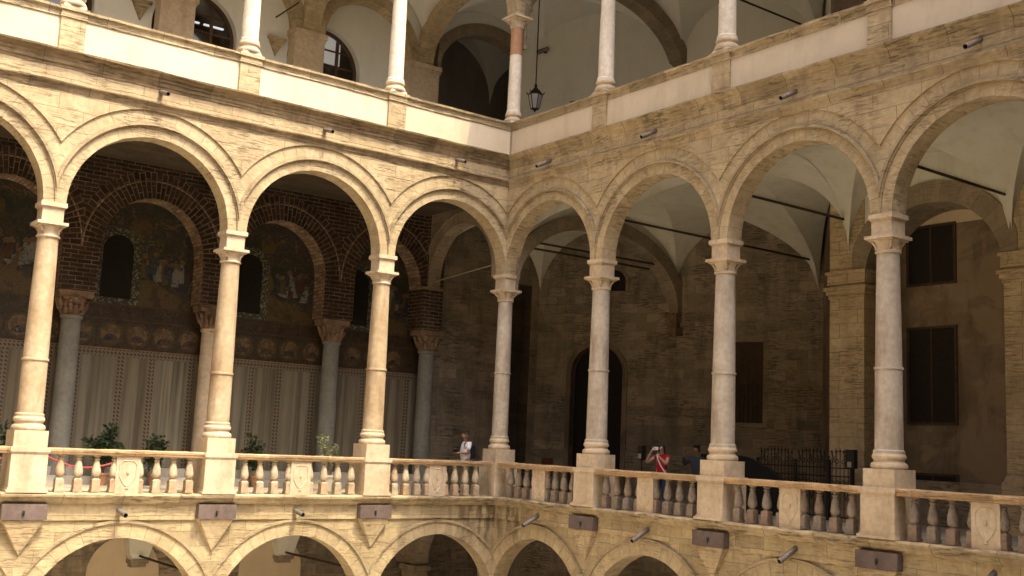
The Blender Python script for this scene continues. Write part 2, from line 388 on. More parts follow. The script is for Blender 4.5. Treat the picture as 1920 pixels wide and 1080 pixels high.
def cosmati():
    t = NT('cosmati_inlay'); uv = t.uv((9.5, 9.5, 1))
    v = t.n('TexVoronoi', feature='F1'); v.inputs['Randomness'].default_value = 0.0; v.inputs['Scale'].default_value = 1; t.l(uv, v.inputs['Vector'])
    ch = t.n('TexChecker'); ch.inputs['Scale'].default_value = 2.0; t.l(uv, ch.inputs['Vector'])
    a = t.mix(ch.outputs['Fac'], (.19, .16, .11), (.13, .095, .06))
    base = t.mix(t.ramp(v.outputs['Distance'], [(.28, 1.), (.34, 0.)]), a, (.05, .04, .035))
    return t.fin(base, .5, .4)
M['cosmati'] = cosmati()
def mosaic(name, stops, sc, warp, tess=26, dark=.75):
    t = NT(name); p = t.pos()
    v = t.n('TexVoronoi', feature='F1'); v.inputs['Scale'].default_value = tess; t.l(p, v.inputs['Vector'])
    n = t.noise(v.outputs['Position'], sc, 4, .6, warp)
    base = t.ramp(n, stops, 'CONSTANT')
    base = t.mix(.5, base, t.ramp(v.outputs['Color'], [(.1, .5), (.9, 1.35)]), 'MULTIPLY')
    base = t.mix(1., base, (dark, dark, dark), 'MULTIPLY')
    t.bump(v.outputs['Distance'], .2, .01)
    return t.fin(base, .45, .5)
DG, DB, GO, OC, RD, PL, BR = (.018, .024, .015), (.017, .021, .025), (.15, .105, .04), (.085, .06, .03), (.085, .034, .022), (.19, .19, .165), (.042, .031, .021)
M['picture'] = mosaic('pictorial_mosaic', [(0, DB), (.34, DG), (.46, BR), (.52, DB), (.57, OC), (.62, DG), (.70, OC)], 1.5, 1.2, dark=1.25)
M['hillgold'] = mosaic('ochre_hill_mosaic', [(0, OC), (.42, GO), (.6, OC), (.66, BR)], 2.2, .6, dark=0.558)
M['robe'] = mosaic('pale_robe_mosaic', [(0, DB), (.4, (.16, .17, .17)), (.5, PL), (.58, (.10, .10, .12)), (.68, RD)], 4.5, 1.5, 40, .95)
M['figblue'] = mosaic('blue_robe_mosaic', [(0, DB), (.45, (.04, .055, .07)), (.58, (.10, .115, .12))], 5, 1.2, 40, .8)
M['figred'] = mosaic('red_robe_mosaic', [(0, BR), (.45, RD), (.6, OC)], 5, 1.2, 40, .8)
M['frieze'] = mosaic('frieze_mosaic', [(0, BR), (.40, OC), (.5, (.10, .05, .03)), (.56, GO), (.62, BR), (.72, DG)], 5.5, 1.0, 40, 0.413)
M['gold'] = mosaic('gold_medallion_mosaic', [(0, GO), (.5, (.30, .20, .08)), (.65, OC)], 5, .5, 45, 0.480)
M['goldring'] = mosaic('medallion_ring_mosaic', [(0, OC), (.5, GO), (.62, RD)], 9, .5, 45, 0.480)
M['bust'] = mosaic('medallion_bust_mosaic', [(0, BR), (.45, (.09, .05, .03)), (.55, DB), (.68, PL)], 6, .8, 45, .8)
M['face'] = simple('mosaic_face', (.13, .085, .052), .6)
def winframe():
    t = NT('window_border_mosaic'); v = t.n('TexVoronoi', feature='F1'); v.inputs['Scale'].default_value = 26; v.inputs['Randomness'].default_value = .6; t.l(t.pos(), v.inputs['Vector'])
    base = t.ramp(v.outputs['Color'], [(.0, (.03, .04, .03)), (.45, (.15, .145, .095)), (.62, (.045, .038, .025)), (.8, (.21, .19, .125))], 'CONSTANT')
    return t.fin(base, .5, .4)
M['winframe'] = winframe()
# ------------------------------------------------------------------ the two courtyard wings
ZF = -1.69                                       # gallery floor (eye level is about z = -0.18)
COLS = [3.95+4.3*k for k in range(6)]
EDGE = [0.0]+COLS
def bay(k):
    if k == 0: return 1.855, 1.875
    return (COLS[k-1]+COLS[k])/2, 1.90
def vplate(b, uL, uR, ztop, c, zs, Ro, n):
    """raised spandrel field between two arches, with its cut edge standing proud of the archivolt"""
    pts = []; m = 40
    for i in range(m+1):
        u = uL+(uR-uL)*i/m; d = Ro**2-(u-c)**2
        pts.append((u, min(zs+math.sqrt(max(d, 0)), ztop)))
    for p, q in zip(pts, pts[1:]):
        if p[1] >= ztop-.004 and q[1] >= ztop-.004: continue
        b.face([(p[0], n, p[1]), (q[0], n, q[1]), (q[0], n, ztop), (p[0], n, ztop)])
        b.face([(p[0], -.04, p[1]), (q[0], -.04, q[1]), (q[0], n, q[1]), (p[0], n, p[1])])
def arcade_storey(T, root, zs, ztop, nm, seg=44, rise=0.0, plates=True):
    """wall with a row of round arches: plate, archivolt rings and soffits"""
    plate = MB(T); rings = MB(T); mould = MB(T)
    for k in range(6):
        c, R = bay(k); uL, uR = EDGE[k], EDGE[k+1]
        uLp = -.04 if k == 0 else uL
        rz = R+rise
        vplate(plate, 0.0 if k == 0 else uL, uR, ztop, c, zs, R+.655, .05)
        plate.archwall(-.48 if k == 0 else uL, uR, zs, ztop, c, zs, R, rz, -.48)
        rings.ring(c, zs, R, rz, 0, .24, -.48, 0, uL, uR, seg)
        mould.ring(c, zs, R, rz, .24, .275, -.05, .035, uL, uR, seg)
        mould.ring(c, zs, R, rz, .275, .335, -.05, .085, uL, uR, seg)
        mould.ring(c, zs, R, rz, .335, .365, -.05, .03, uL, uR, seg)
        rings.ring(c, zs, R, rz, .365, .68, -.05, .004, uL, uR, seg)
    plate.build('spandrel_wall', M['stone'], root)
    rings.build('archivolt', M['ring'], root); mould.build('arch_moulding', M['trim'], root)
def column(T, root, u, z0, ztop, r0, r1, mat, joint=None, n=-.24, pedestal=True, patch=None):
    """shaft with base, capital and impost block"""
    b = MB(T); prof = []
    zs0, zs1 = z0+.30, ztop-.66
    segs = 14
    for i in range(segs+1):
        f = i/segs; z = zs0+(zs1-zs0)*f
        r = r0+(r1-r0)*(f**1.5)
        prof.append((r, z))
    prof = [(r0+.03, zs0), (r0+.03, zs0+.05), (r0, zs0+.08)]+[p for p in prof if p[1] > zs0+.1]
    if joint:
        out = []
        for p, q in zip(prof, prof[1:]):
            out.append(p)
            if p[1] < joint <= q[1]: out += [(p[0], joint-.03), (p[0]+.022, joint-.02), (p[0]+.022, joint+.02), (q[0], joint+.03)]
        prof = out+[prof[-1]]
    b.lathe(prof, u, n, 28)
    s = b.build('column', mat, root)
    if patch:
        p = MB(T); p.lathe([(r0+(r1-r0)*min(1, (z-zs0)/(zs1-zs0))**1.5+.004, z) for z in [patch[0]+(patch[1]-patch[0])*i/6 for i in range(7)]], u, n, 28)
        p.build('repaired_section', M['terracotta'], s)
    b = MB(T); w = r0+.07
    b.lathe([(w-.01, z0), (w+.01, z0+.03), (w+.012, z0+.07), (w-.01, z0+.115), (r0+.03, z0+.125), (r0+.018, z0+.16), (r0+.03, z0+.19), (r0+.052, z0+.21), (r0+.055, z0+.25), (r0+.035, z0+.285), (r0+.03, z0+.30)], u, n, 28)
    b.build('base', M['plinth'], s)
    z = zs1; b = MB(T)
    b.lathe([(r1, z), (r1+.035, z+.015), (r1+.04, z+.035), (r1+.01, z+.06), (r1+.0, z+.11), (r1+.008, z+.17), (r1+.04, z+.23), (r1+.045, z+.245)], u, n, 28)
    for sx in (1, -1):                       # plain corner leaves under the abacus
        for sy in (1, -1):
            b.tube([(u+sx*(r1*.70), n+sy*(r1*.70), z+.07), (u+sx*(r1*.76), n+sy*(r1*.76), z+.16), (u+sx*.225, n+sy*.225, z+.235)], [.035, .04, .022], 6)
    b.cbox(u, n, z+.245, z+.28, .56, .56); b.cbox(u, n, z+.28, z+.345, .66, .66)
    b.build('capital', M['plinth'], s)
    return s
def impost(T, root, u, z0, z1, n=-.24):
    b = MB(T); b.cbox(u, n, z0, z1-.13, .46, .46); b.cbox(u, n, z1-.13, z1-.10, .50, .50); b.cbox(u, n, z1-.10, z1, .56, .56)
    return b.build('impost_block', M['plinth'], root)
def drainpipe(T, root, u, z, L=.36, r=.055, drop=.13, skew=-.05):
    b = MB(T); m = 10
    d = Vector((skew, L, -drop)); P0 = Vector((u, -.02, z)); P1 = P0+d
    t = d.normalized(); a = t.cross(Vector((0, 0, 1))).normalized(); c = t.cross(a)
    rows = []
    for P, rr in ((P0, r), (P1, r), (P1, r*.78), (P0+d*.45, r*.78)):
        rows.append([tuple(P+(a*math.cos(2*PI*k/12)+c*math.sin(2*PI*k/12))*rr) for k in range(12)])
    for i in range(3):
        for k in range(12):
            j = (k+1) % 12
            b.face([rows[i][k], rows[i][j], rows[i+1][j], rows[i+1][k]], mi=0 if i < 2 else 1)
    b.face(rows[3], mi=1)
    return b.build('drainpipe', [M['pipe'], M['hole']], root)
def baluster_mesh():
    b = MB(TW, (0, 0)); z0, z1 = -1.645, -.845
    b.cbox(0, 0, z0, z0+.05, .20, .20); b.cbox(0, 0, z0+.05, z0+.27, .175, .175); b.cbox(0, 0, z0+.27, z0+.32, .175, .175, top=.05)
    b.lathe([(.055, z0+.32), (.062, z0+.335), (.088, z0+.355), (.104, z0+.40), (.104, z0+.44), (.094, z0+.51), (.078, z0+.59), (.060, z0+.67), (.050, z0+.70), (.070, z0+.712), (.070, z0+.73), (.048, z0+.74), (.05, z0+.765), (.082, z0+.78), (.082, z0+.80)], 0, 0, 18)
    return b
BAL = {}
def put_baluster(L, T, parent, u, n=-.02):
    w = T[0]((u, n, 0))
    if L not in BAL:
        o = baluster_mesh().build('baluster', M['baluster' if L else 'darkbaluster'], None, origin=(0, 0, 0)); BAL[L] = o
    else:
        o = BAL[L].copy(); col.objects.link(o)
    o.parent = parent; o.location = Vector(w)-parent_world(parent); o.rotation_euler.z = random.choice((0, PI/2, PI))
    return o
def wing(T, root, side, patch_corner=False):
    L = side == 'L'
    # ---- middle arcade
    arcade_storey(T, root, 4.70, 7.27, 'middle')
    ulong = [0]+lin(.3, 25.45, .45)
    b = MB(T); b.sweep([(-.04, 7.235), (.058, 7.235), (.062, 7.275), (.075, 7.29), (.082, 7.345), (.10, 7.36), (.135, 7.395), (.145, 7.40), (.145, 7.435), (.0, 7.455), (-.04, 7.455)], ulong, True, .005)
    b.build('string_course', M['shadetrim'] if L else M['trim'], root)
    b = MB(T); b.face([(0, 0, 7.44), (25.45, 0, 7.44), (25.45, 0, 7.9), (0, 0, 7.9)]); b.build('frieze', M['stone'], root)
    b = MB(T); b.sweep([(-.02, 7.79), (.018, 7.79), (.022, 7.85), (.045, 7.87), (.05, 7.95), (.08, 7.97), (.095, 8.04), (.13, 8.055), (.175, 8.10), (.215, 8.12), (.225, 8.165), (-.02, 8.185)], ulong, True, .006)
    b.build('cornice', M['shadetrim'] if L else M['trim'], root)
    # ---- parapet of the upper gallery
    ps = [0]+[c for c in COLS]
    for k in range(6):
        u0 = (0.0 if k == 0 else COLS[k-1]+.27); u1 = COLS[k]-.27
        b = MB(T); b.box(u0, u1, -.30, -.005, 8.165, 8.97); b.build('parapet_panel', M['plaster'], root)
    b = MB(T); b.sweep([(-.32, 8.955), (.008, 8.955), (.022, 8.965), (.022, 8.99), (.010, 9.0), (.012, 9.10), (.04, 9.125), (.075, 9.14), (.08, 9.195), (-.32, 9.205)], ulong, True, .004)
    b.build('parapet_rail', M['trim'], root)
    for u in COLS:
        b = MB(T); b.box(u-.275, u+.275, -.33, .055, 8.175, 8.97); b.box(u-.30, u+.30, -.34, .085, 8.965, 9.02); b.box(u-.285, u+.285, -.33, .07, 9.02, 9.13); b.box(u-.32, u+.32, -.345, .11, 9.13, 9.215)
        b.build('pedestal', M['stone'], root)
        b = MB(T); b.cbox(u, -.155, 9.214, 9.275, .50, .48); s = b.build('column_plinth', M['whitemarble'], root)
    # ---- upper arcade
    for u in COLS: 
        column(T, root, u, 9.27, 12.875, .215, .185, M['whitemarble'], n=-.155)
    arcade_storey(T, root, 12.56, 15.2, 'upper', 32)
    b = MB(T); b.box(.0, 25.45, -.5, 0, 15.19, 17.7); b.build('attic_wall', M['stone'], root)
    b = MB(T); b.sweep([(-.5, 17.6), (.05, 17.6), (.2, 17.8), (.2, 17.9), (-.5, 17.9)], [0, 25.45], True); b.build('eaves_cornice', M['trim'], root)
    # ---- columns of the middle arcade
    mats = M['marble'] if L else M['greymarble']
    for k, u in enumerate(COLS):
        s = column(T, root, u, -.345, 4.57, .272, .222, mats, joint=(1.2 if k > 0 else 1.62) if L else (1.62 if k else 1.8))
        impost(T, s, u, 4.255, 4.70)
    for k, u in enumerate(COLS):
        b = MB(T); b.cbox(u, -.24, -.705, -.345, .70, .70)
        b.box(u-.375, u+.375, -.62, .16, -1.60, -.83); b.box(u-.39, u+.39, -.63, .175, -.83, -.80); b.box(u-.405, u+.405, -.64, .19, -.80, -.70)
        b.box(u-.395, u+.395, -.63, .18, -1.60, -1.56); b.box(u-.425, u+.425, -.64, .215, -1.66, -1.60)
        b.build('column_pedestal', M['plinth'], root)
    # ---- balustrade
    for k in range(6):
        uL = .24 if k == 0 else COLS[k-1]+.375; uR = COLS[k]-.375
        us = lin(uL, uR, .35)
        b = MB(T); b.sweep([(-.16, -.84), (.10, -.84), (.125, -.815), (.125, -.785), (.145, -.77), (.15, -.72), (.13, -.70), (-.17, -.70), (-.18, -.76)], us, False, .003)
        rail = b.build('balustrade_rail', M['rail'], root)
        if k > 4: continue
        c = (uL+uR)/2 if k else 2.02
        b = MB(T); hw = .27
        b.box(c-hw, c+hw, -.11, .075, -1.66, -.845)
        oct_ = [(-.19, -.05), (-.19, .20), (-.12, .28), (.12, .28), (.19, .20), (.19, -.05), (.10, -.22), (.0, -.30), (-.10, -.22)]
        zc = -1.22
        for p, q in zip(oct_, oct_[1:]+oct_[:1]):          # raised cartouche outline
            b.tube([(c+p[0], .075, zc+p[1]), (c+q[0], .075, zc+q[1])], .016, 6)
        b.blob((c, .078, zc+.02), .035, .03, .06); b.blob((c, .075, zc-.33), .05, .02, .03)
        b.build('cartouche_panel', M['plinth'], rail)
        side_w = c-hw-uL
        offs = ([.68, 1.07, 1.46] if k else [.62, .97, 1.32])
        for o in offs:
            put_baluster(L, T, rail, c-o); put_baluster(L, T, rail, c+o)
        put_baluster(L, T, rail, c-hw-.015, -.03); put_baluster(L, T, rail, c+hw+.015, -.03)
    b = MB(T); b.sweep([(-.60, -1.90), (.04, -1.90), (.06, -1.875), (.11, -1.86), (.14, -1.82), (.16, -1.76), (.20, -1.745), (.21, -1.70), (.17, -1.66), (-.60, -1.66)], ulong, True, .005)
    b.build('balustrade_ledge', M['trim'], root)
    # ---- band and lower arcade
    b = MB(T); b.face([(0, 0.02, -2.26), (25.45, .02, -2.26), (25.45, .02, -1.885), (0, .02, -1.885)]); b.face([(0, -.04, -2.26), (25.45, -.04, -2.26), (25.45, .02, -2.26), (0, .02, -2.26)]); b.build('band_course', M['lowstone'], root)
    plate = MB(T); rings = MB(T); mould = MB(T); piers = MB(T)
    zs = -4.64
    for k in range(6):
        c, R = bay(k); R += .08; uL, uR = EDGE[k], EDGE[k+1]
        plate.archwall(-.04 if k == 0 else uL, uR, zs, -2.26, c, zs, R, R, -.03, t=.2)
        plate.archwall(-.5 if k == 0 else uL, uR, zs, -1.9, c, zs, R, R, -.5)
        rings.ring(c, zs, R, R, 0, .335, -.5, .0, uL, uR, 44)
        mould.ring(c, zs, R, R, .335, .395, -.05, .045, uL, uR, 44)
    plate.build('lower_spandrel_wall', M['lowstone'], root); rings.build('lower_archivolt', M['lowring'], root); mould.build('lower_arch_moulding', M['trim'], root)
    for u in COLS:
        b = MB(T); b.cbox(u, -.25, -4.85, -4.64, .62, .62); b.cbox(u, -.25, -8.4, -4.85, .46, .46); b.build('lower_pillar', M['plinth'], root)
        # slab and wedge console under each column
        b = MB(T); b.box(u-.465, u+.465, -.02, .205, -2.235, -1.905); b.blob((u+.02, .215, -2.06), .03, .03, .045); p = b.build('marble_slab', M['plaque'], root)
        b = MB(T); b.tube([(u+.02, .225, -2.04), (u+.03, .232, -2.08), (u+.01, .222, -2.16)], [.026, .03, .006], 6); b.build('slab_hole', M['hole'], p)
        b = MB(T)
        A, B, C = (u-.42, .17, -2.245), (u+.42, .17, -2.245), (u, .02, -2.98)
        a, bb, cc = (u-.42, -.04, -2.245), (u+.42, -.04, -2.245), (u, -.04, -3.02)
        b.face([A, C, B]); b.face([A, a, cc, C]); b.face([B, C, cc, bb]); b.build('console', M['ring'], root)
    for u in (1.9, 6.08, 10.42, 14.72, 19.0):
        drainpipe(T, root, u, 7.745, .40 if L else .47, .055, .13 if L else .25)
        if not (L and u < 2): drainpipe(T, root, u+.1, -2.03, .42 if L else .50, .06, .10 if L else .28)
LOC = (0, 0, 0)
wingL = thing('courtyard_wing', 'sunlit left wing of the stone courtyard with three stacked arcades and bright white parapet panels', 'building', (-12, 0, -8.4))
wingR = thing('courtyard_wing', 'shaded right wing of the stone courtyard with weathered arches and pale beige parapet panels', 'building', (0, -12, -8.4))
wing(TL, wingL, 'L'); wing(TR, wingR, 'R')
# corner supports (they stand in the angle where both wings meet; counted with the right wing)
s = column(TW, wingR, .24, -.345, 4.57, .235, .205, M['greymarble'], joint=1.83, n=.24)
impost(TW, s, .24, 4.255, 4.70, n=.24)
b = MB(TW); b.cbox(.24, .24, -.705, -.345, .66, .66)
b.box(-.16, .62, -.16, .62, -1.66, -.70)
b.build('column_pedestal', M['plinth'], wingR)
b = MB(TW); b.cbox(.155, .155, 9.20, 9.265, .52, .52); b.build('column_plinth', M['whitemarble'], wingR)
column(TW, wingR, .155, 9.26, 12.875, .195, .175, M['whitemarble'], n=.155, patch=(11.36, 12.2))
b = MB(TW); b.box(-.035, .33, -.035, .33, 8.175, 9.19); b.build('corner_pier', M['trim'], wingR)
for z0, z1, nm in ((4.70, 7.3, 'middle'), (12.56, 15.2, 'upper'), (-8.4, -1.95, 'lower')):
    b = MB(TW); b.box(.006, .478, .006, .478, z0, z1); b.build('corner_spring', M['lowstone'] if z1 < 0 else M['ring'], wingR)
# ------------------------------------------------------------------ ground, floors, ceilings
def struct(name, b, m): return tag(b.build(name, m, None), kind='structure')
b = MB(); b.box(-26, 14, -29, 14, -8.9, -8.4); struct('ground', b, M['pave'])
b = MB(); b.box(-26, 14, .49, 14, -1.88, ZF); struct('gallery_floor', b, M['tile'])
b = MB(); b.box(.49, 14, -26.2, .485, -1.884, ZF-.002); struct('gallery_floor', b, M['tile'])
b = MB(); b.box(-26, 14, .49, 14, 7.93, 8.18); struct('upper_floor', b, M['pave'])
b = MB(); b.box(.49, 14, -26.2, .485, 7.934, 8.178); struct('upper_floor', b, M['pave'])
b = MB(); b.box(-26, 14, .0, 14, 15.5, 15.8); struct('roof', b, M['trim'])
b = MB(); b.box(.0, 14, -26.2, -.005, 15.504, 15.804); struct('roof', b, M['trim'])
b = MB(); b.face([(-26, .45, 6.98), (-.1, .45, 6.98), (-.1, 5, 6.98), (-26, 5, 6.98)]); struct('ceiling', b, M['ceilwood'])
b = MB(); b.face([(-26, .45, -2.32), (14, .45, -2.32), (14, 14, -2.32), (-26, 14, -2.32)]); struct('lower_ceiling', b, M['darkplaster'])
b = MB(); b.face([(.45, -26, -2.324), (14, -26, -2.324), (14, .45, -2.324), (.45, .45, -2.324)]); struct('lower_ceiling', b, M['darkplaster'])
o = thing('opposite_wing', 'plain stone wings closing the far sides of the courtyard behind the viewer', 'building', (-26, -26, -8.4))
b = MB(); b.box(-26.6, -26, -29.5, 14, -8.4, 17.9); b.build('west_wall', M['stone'], o)
b = MB(); b.box(-26, 14, -29.5, -29, -8.4, 17.9); b.box(-.01, 14, -29, -25.5, -8.4, 17.9); b.box(-26, -25.5, -.01, 14, -8.4, 17.9); b.build('south_wall', M['stone'], o)
b = MB(); b.box(14, 14.4, -26.9, 14, -8.4, 15.8); b.build('east_outer_wall', M['stone'], o)
b = MB(); b.box(-26.6, 14.4, 14, 14.4, -8.4, 15.8); b.build('north_outer_wall', M['stone'], o)
def vaultmesh(b, A, B, C, D, zs, h, m=26, rows=16):
    """groin vault over the quadrilateral A B C D: four cells, each a piece of a barrel"""
    def P(s, t): return tuple((1-s)*(1-t)*A[i]+s*(1-t)*B[i]+s*t*C[i]+(1-s)*t*D[i] for i in (0, 1))
    def zz(q): return zs+h*math.sqrt(max(0., 1-(2*q-1)**2))
    for e in range(4):
        for r in range(rows):
            for k in range(m):
                pts = []
                for rr, kk in ((r, k), (r, k+1), (r+1, k+1), (r+1, k)):
                    f = rr/rows; w = (1-math.cos(PI*kk/m))/2
                    q = .5+(w-.5)*(1-f); d = f*.5
                    s_, t_ = {0: (q, d), 1: (1-d, q), 2: (1-q, 1-d), 3: (d, 1-q)}[e]
                    p = P(s_, t_); pts.append((p[0], p[1], zz(q)))
                b.face(pts)
def rod(b, p, q, r=.028, spikes=None):
    b.tube([p, q], r, 6)
def spikes(p, q, parent, step=.075, h=.13):
    b = MB(); P, Q = Vector(p), Vector(q); n = int((Q-P).length/step)
    d = (Q-P).normalized(); side = d.cross(Vector((0, 0, 1)))
    for i in range(n):
        c = P+(Q-P)*((i+.5)/n)
        for s in (-.35, .35):
            tip = c+Vector((0, 0, h*random.uniform(.85, 1.1)))+side*s*.12+d*random.uniform(-.02, .02)
            a, e = c+d*.011, c-d*.011
            b.face([tuple(a), tuple(e), tuple(tip)])
    b.tube([tuple(P+Vector((0, 0, .008))), tuple(Q+Vector((0, 0, .008)))], .012, 4)
    b.build('bird_spikes', M['spike'], parent, smooth=False)
# ------------------------------------------------------------------ the chapel front behind the left arcade
YC = 4.3
TC = makeT((0, YC), (1, 0), (0, -1))
chapel = thing('chapel_front', 'dark brick and mosaic chapel front with marble dado behind the left middle arcade', 'chapel', (-8.8, YC, ZF))
CX = [-18.35, -14.53, -10.72, -6.90, -3.07, .36]
wall = MB(TC); ring = MB(TC); soff = MB(TC); ring2 = MB(TC)
for a, c_ in zip(CX, CX[1:]):
    c = (a+c_)/2; hw = 1.42 if c < -2 else 1.20; zs, rz = 4.5, 1.56
    wall.archwall(a, c_, 3.30, 7.0, c, zs, hw, rz, 0)
    ring.ring(c, zs, hw, rz, 0, .46, -.02, .014, a, c_, 40, foot=None)
    ring2.ring(c, zs, hw, rz, .46, .50, -.02, .022, a, c_, 40)
    ring.ring(c, zs, hw, rz, .50, .74, -.02, .010, a, c_, 40)
    soff.soffit(c, zs, hw, rz, -.7, .01, 3.30)
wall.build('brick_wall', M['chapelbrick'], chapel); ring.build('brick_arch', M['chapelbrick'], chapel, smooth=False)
ring2.build('arch_line', M['palebrick'], chapel); soff.build('arch_soffit', M['palebrick'], chapel)
b = MB(TC)
for x in CX: b.face([(x-.52, 0, 3.30), (x+.52, 0, 3.30), (x+.52, -.7, 3.30), (x-.52, -.7, 3.30)])
b.build('pier_underside', M['chapelbrick'], chapel)
for x in CX:
    b = MB(TC); w = .50
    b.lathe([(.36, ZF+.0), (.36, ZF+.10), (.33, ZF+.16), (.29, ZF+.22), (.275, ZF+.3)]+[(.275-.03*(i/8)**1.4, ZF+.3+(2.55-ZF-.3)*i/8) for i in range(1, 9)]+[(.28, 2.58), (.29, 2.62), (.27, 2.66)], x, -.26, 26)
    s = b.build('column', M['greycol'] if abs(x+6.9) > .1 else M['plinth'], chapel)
    b = MB(TC)
    b.lathe([(.25, 2.655), (.26, 2.75), (.29, 2.9), (.33, 3.05), (.37, 3.13)], x, -.26, 16)
    for r, z0, z1, k, off in ((.29, 2.68, 2.92, 8, 0), (.36, 2.80, 3.10, 8, PI/8)):
        for i in range(k):
            a = 2*PI*i/k+off; ca, sa = math.cos(a), math.sin(a)
            b.tube([(x+ca*(r-.04), -.26+sa*(r-.04), z0), (x+ca*r, -.26+sa*r, (z0+z1)/2), (x+ca*(r+.07), -.26+sa*(r+.07), z1), (x+ca*(r+.08), -.26+sa*(r+.08), z1-.07)], [.05, .06, .045, .025], 5)
    b.cbox(x, -.30, 3.12, 3.30, .84, .62, top=-.03)
    b.build('capital', M['capstone'], s)
# mosaic wall at the back of the arches
def mosaic_bay(a, c_, i):
    c = (a+c_)/2; hw = 1.42 if c < -2 else 1.20; n = -.7
    b = MB(TC); b.archpanel(c, 4.5, hw+.1, 1.66, 3.12, n); pic = b.build('picture_mosaic', M['picture'], chapel)
    rnd = random.Random(40+i)
    # hill, robes and tree masses of the picture (no particular scene), a few mm proud of the ground
    hill = [(c-.25, 3.14), (c+hw, 3.14), (c+hw, 3.32)]
    for k in range(9):
        f = 1-k/8; hill.append((c-.25+(hw+.25)*f, 3.35+.62*(1-f)**.8+rnd.uniform(-.05, .05)))
    b = MB(TC); b.prism(hill, n, n+.008); b.build('hill', M['hillgold'], pic, smooth=False)
    def lump(cx, cz, rx, rz, m, k=11, nn=.012, nm='figure'):
        pts = [(cx+rx*math.cos(2*PI*j/k)*rnd.uniform(.65, 1.15), cz+rz*math.sin(2*PI*j/k)*rnd.uniform(.65, 1.15)) for j in range(k)]
        b = MB(TC); b.prism(pts, n, n+nn); b.build(nm, M[m], pic, smooth=False)
    lump(c+.55, 4.0, .36, .16, 'robe')
    for q in range(8):                       # a crowd of small robed figures
        fx = c+.02+.15*q+rnd.uniform(-.05, .05); fz = 3.98+rnd.uniform(-.12, .22); h = rnd.uniform(.36, .56)
        if abs(fx-c) > hw-.12: continue
        lean = rnd.uniform(-.14, .14); w_ = rnd.uniform(.07, .12)
        b = MB(TC); b.prism([(fx-w_, fz-.1), (fx+w_, fz-.1), (fx+w_*.8+lean*.7, fz+h*.55), (fx+w_*.35+lean, fz+h*.8), (fx-w_*.35+lean, fz+h*.8), (fx-w_*.9+lean*.6, fz+h*.5)], n, n+.018+.002*q)
        fg = b.build('figure', M[rnd.choice(['robe', 'robe', 'figblue', 'figred', 'hillgold'])], pic, smooth=False)
        b = MB(TC); hx, hz = fx+lean*1.1, fz+h*.8+.06
        b.prism([(hx+.085*math.cos(2*PI*j/12), hz+.085*math.sin(2*PI*j/12)) for j in range(12)], n, n+.016+.002*q, 0)
        b.prism([(hx+.048*math.cos(2*PI*j/10), hz-.005+.06*math.sin(2*PI*j/10)) for j in range(10)], n, n+.020+.002*q, 1); b.build('head', [M['gold'], M['face']], pic, smooth=False)
    lump(c-.15, 5.35, .30, .28, 'hillgold', nn=.006, nm='tree'); lump(c+.35, 4.9, .42, .40, 'picture', nn=.010, nm='tree')
    # window with patterned border
    cx = c-.72; r = .42
    b = MB(TC); b.ring(cx, 4.62, r, r, 0, .22, n, n+.03, foot=3.30); b.box(cx-r-.22, cx+r+.22, n, n+.028, 3.14, 3.29); b.build('window_border', M['winframe'], chapel)
    b = MB(TC); b.archpanel(cx, 4.62, r, r, 3.29, n+.012); b.build('window', M['darkdoor'], chapel)
    # frieze with medallions
    b = MB(TC); b.face([(a, n+.004, 1.9), (c_, n+.004, 1.9), (c_, n+.004, 3.14), (a, n+.004, 3.14)]); b.build('mosaic_frieze', M['frieze'], chapel)
    b = MB(TC); b.box(a, c_, n, n+.02, 3.09, 3.14); b.box(a, c_, n, n+.02, 2.70, 2.735); b.build('frieze_line', M['goldring'], chapel)
    for k in range(5):
        x = c-1.48+.74*k; z = 2.31
        if abs(x-a) < .4 or abs(x-c_) < .4: continue
        b = MB(TC)
        b.archpanel(x, z, .27, .27, z, n+.012, 14); 
        L = [(x+.27*math.cos(PI+PI*j/14), n+.012, z+.27*math.sin(PI+PI*j/14)) for j in range(15)]
        b.face(L, mi=0)
        for j in range(24):
            a0, a1 = 2*PI*j/24, 2*PI*(j+1)/24
            q = [(x+rr*math.cos(t_), n+.018, z+rr*math.sin(t_)) for rr, t_ in ((.27, a0), (.34, a0), (.34, a1), (.27, a1))]
            b.face(q, mi=1)
        b.prism([(x-.2, z-.19), (x+.2, z-.19), (x+.17, z-.08), (x+.06, z-.01), (x-.06, z-.01), (x-.17, z-.08)], n+.01, n+.022, mi=2)
        b.prism([(x+.075*math.cos(2*PI*j/10), z+.085+.10*math.sin(2*PI*j/10)) for j in range(10)], n+.01, n+.026, mi=3)
        b.build('medallion', [M['gold'], M['goldring'], M['bust'], M['face']], chapel, smooth=False)
    # dado
    st = [-1.52, -.38, .46, 1.58] if c < -2 else [-1.3, -.3, .4, 1.3]
    edges = [a]+[v for s_ in st for v in (c+s_-.09, c+s_+.09)]+[c_]
    for j in range(0, len(edges), 2):
        b = MB(TC); b.box(edges[j], edges[j+1], n-.02, n+.006, -1.25, 1.70); b.build('marble_panel', M['vein'], chapel)
    for s_ in st:
        b = MB(TC); b.box(c+s_-.09, c+s_+.09, n-.02, n+.010, -1.25, 1.70); b.build('inlay_strip', M['cosmati'], chapel)
    b = MB(TC); b.box(a, c_, n-.02, n+.014, 1.70, 1.90); b.build('inlay_border', M['cosmati'], chapel)
    b = MB(TC); b.box(a, c_, n-.02, n+.03, 1.895, 1.925); b.build('border_moulding', M['capstone'], chapel)
for i, (a, c_) in enumerate(zip(CX, CX[1:])): mosaic_bay(a, c_, i)
b = MB(TC); b.face([(-26, -.72, ZF), (.7, -.72, ZF), (.7, -.72, 7.0), (-26, -.72, 7.0)]); b.build('core_wall', M['darkplaster'], chapel)
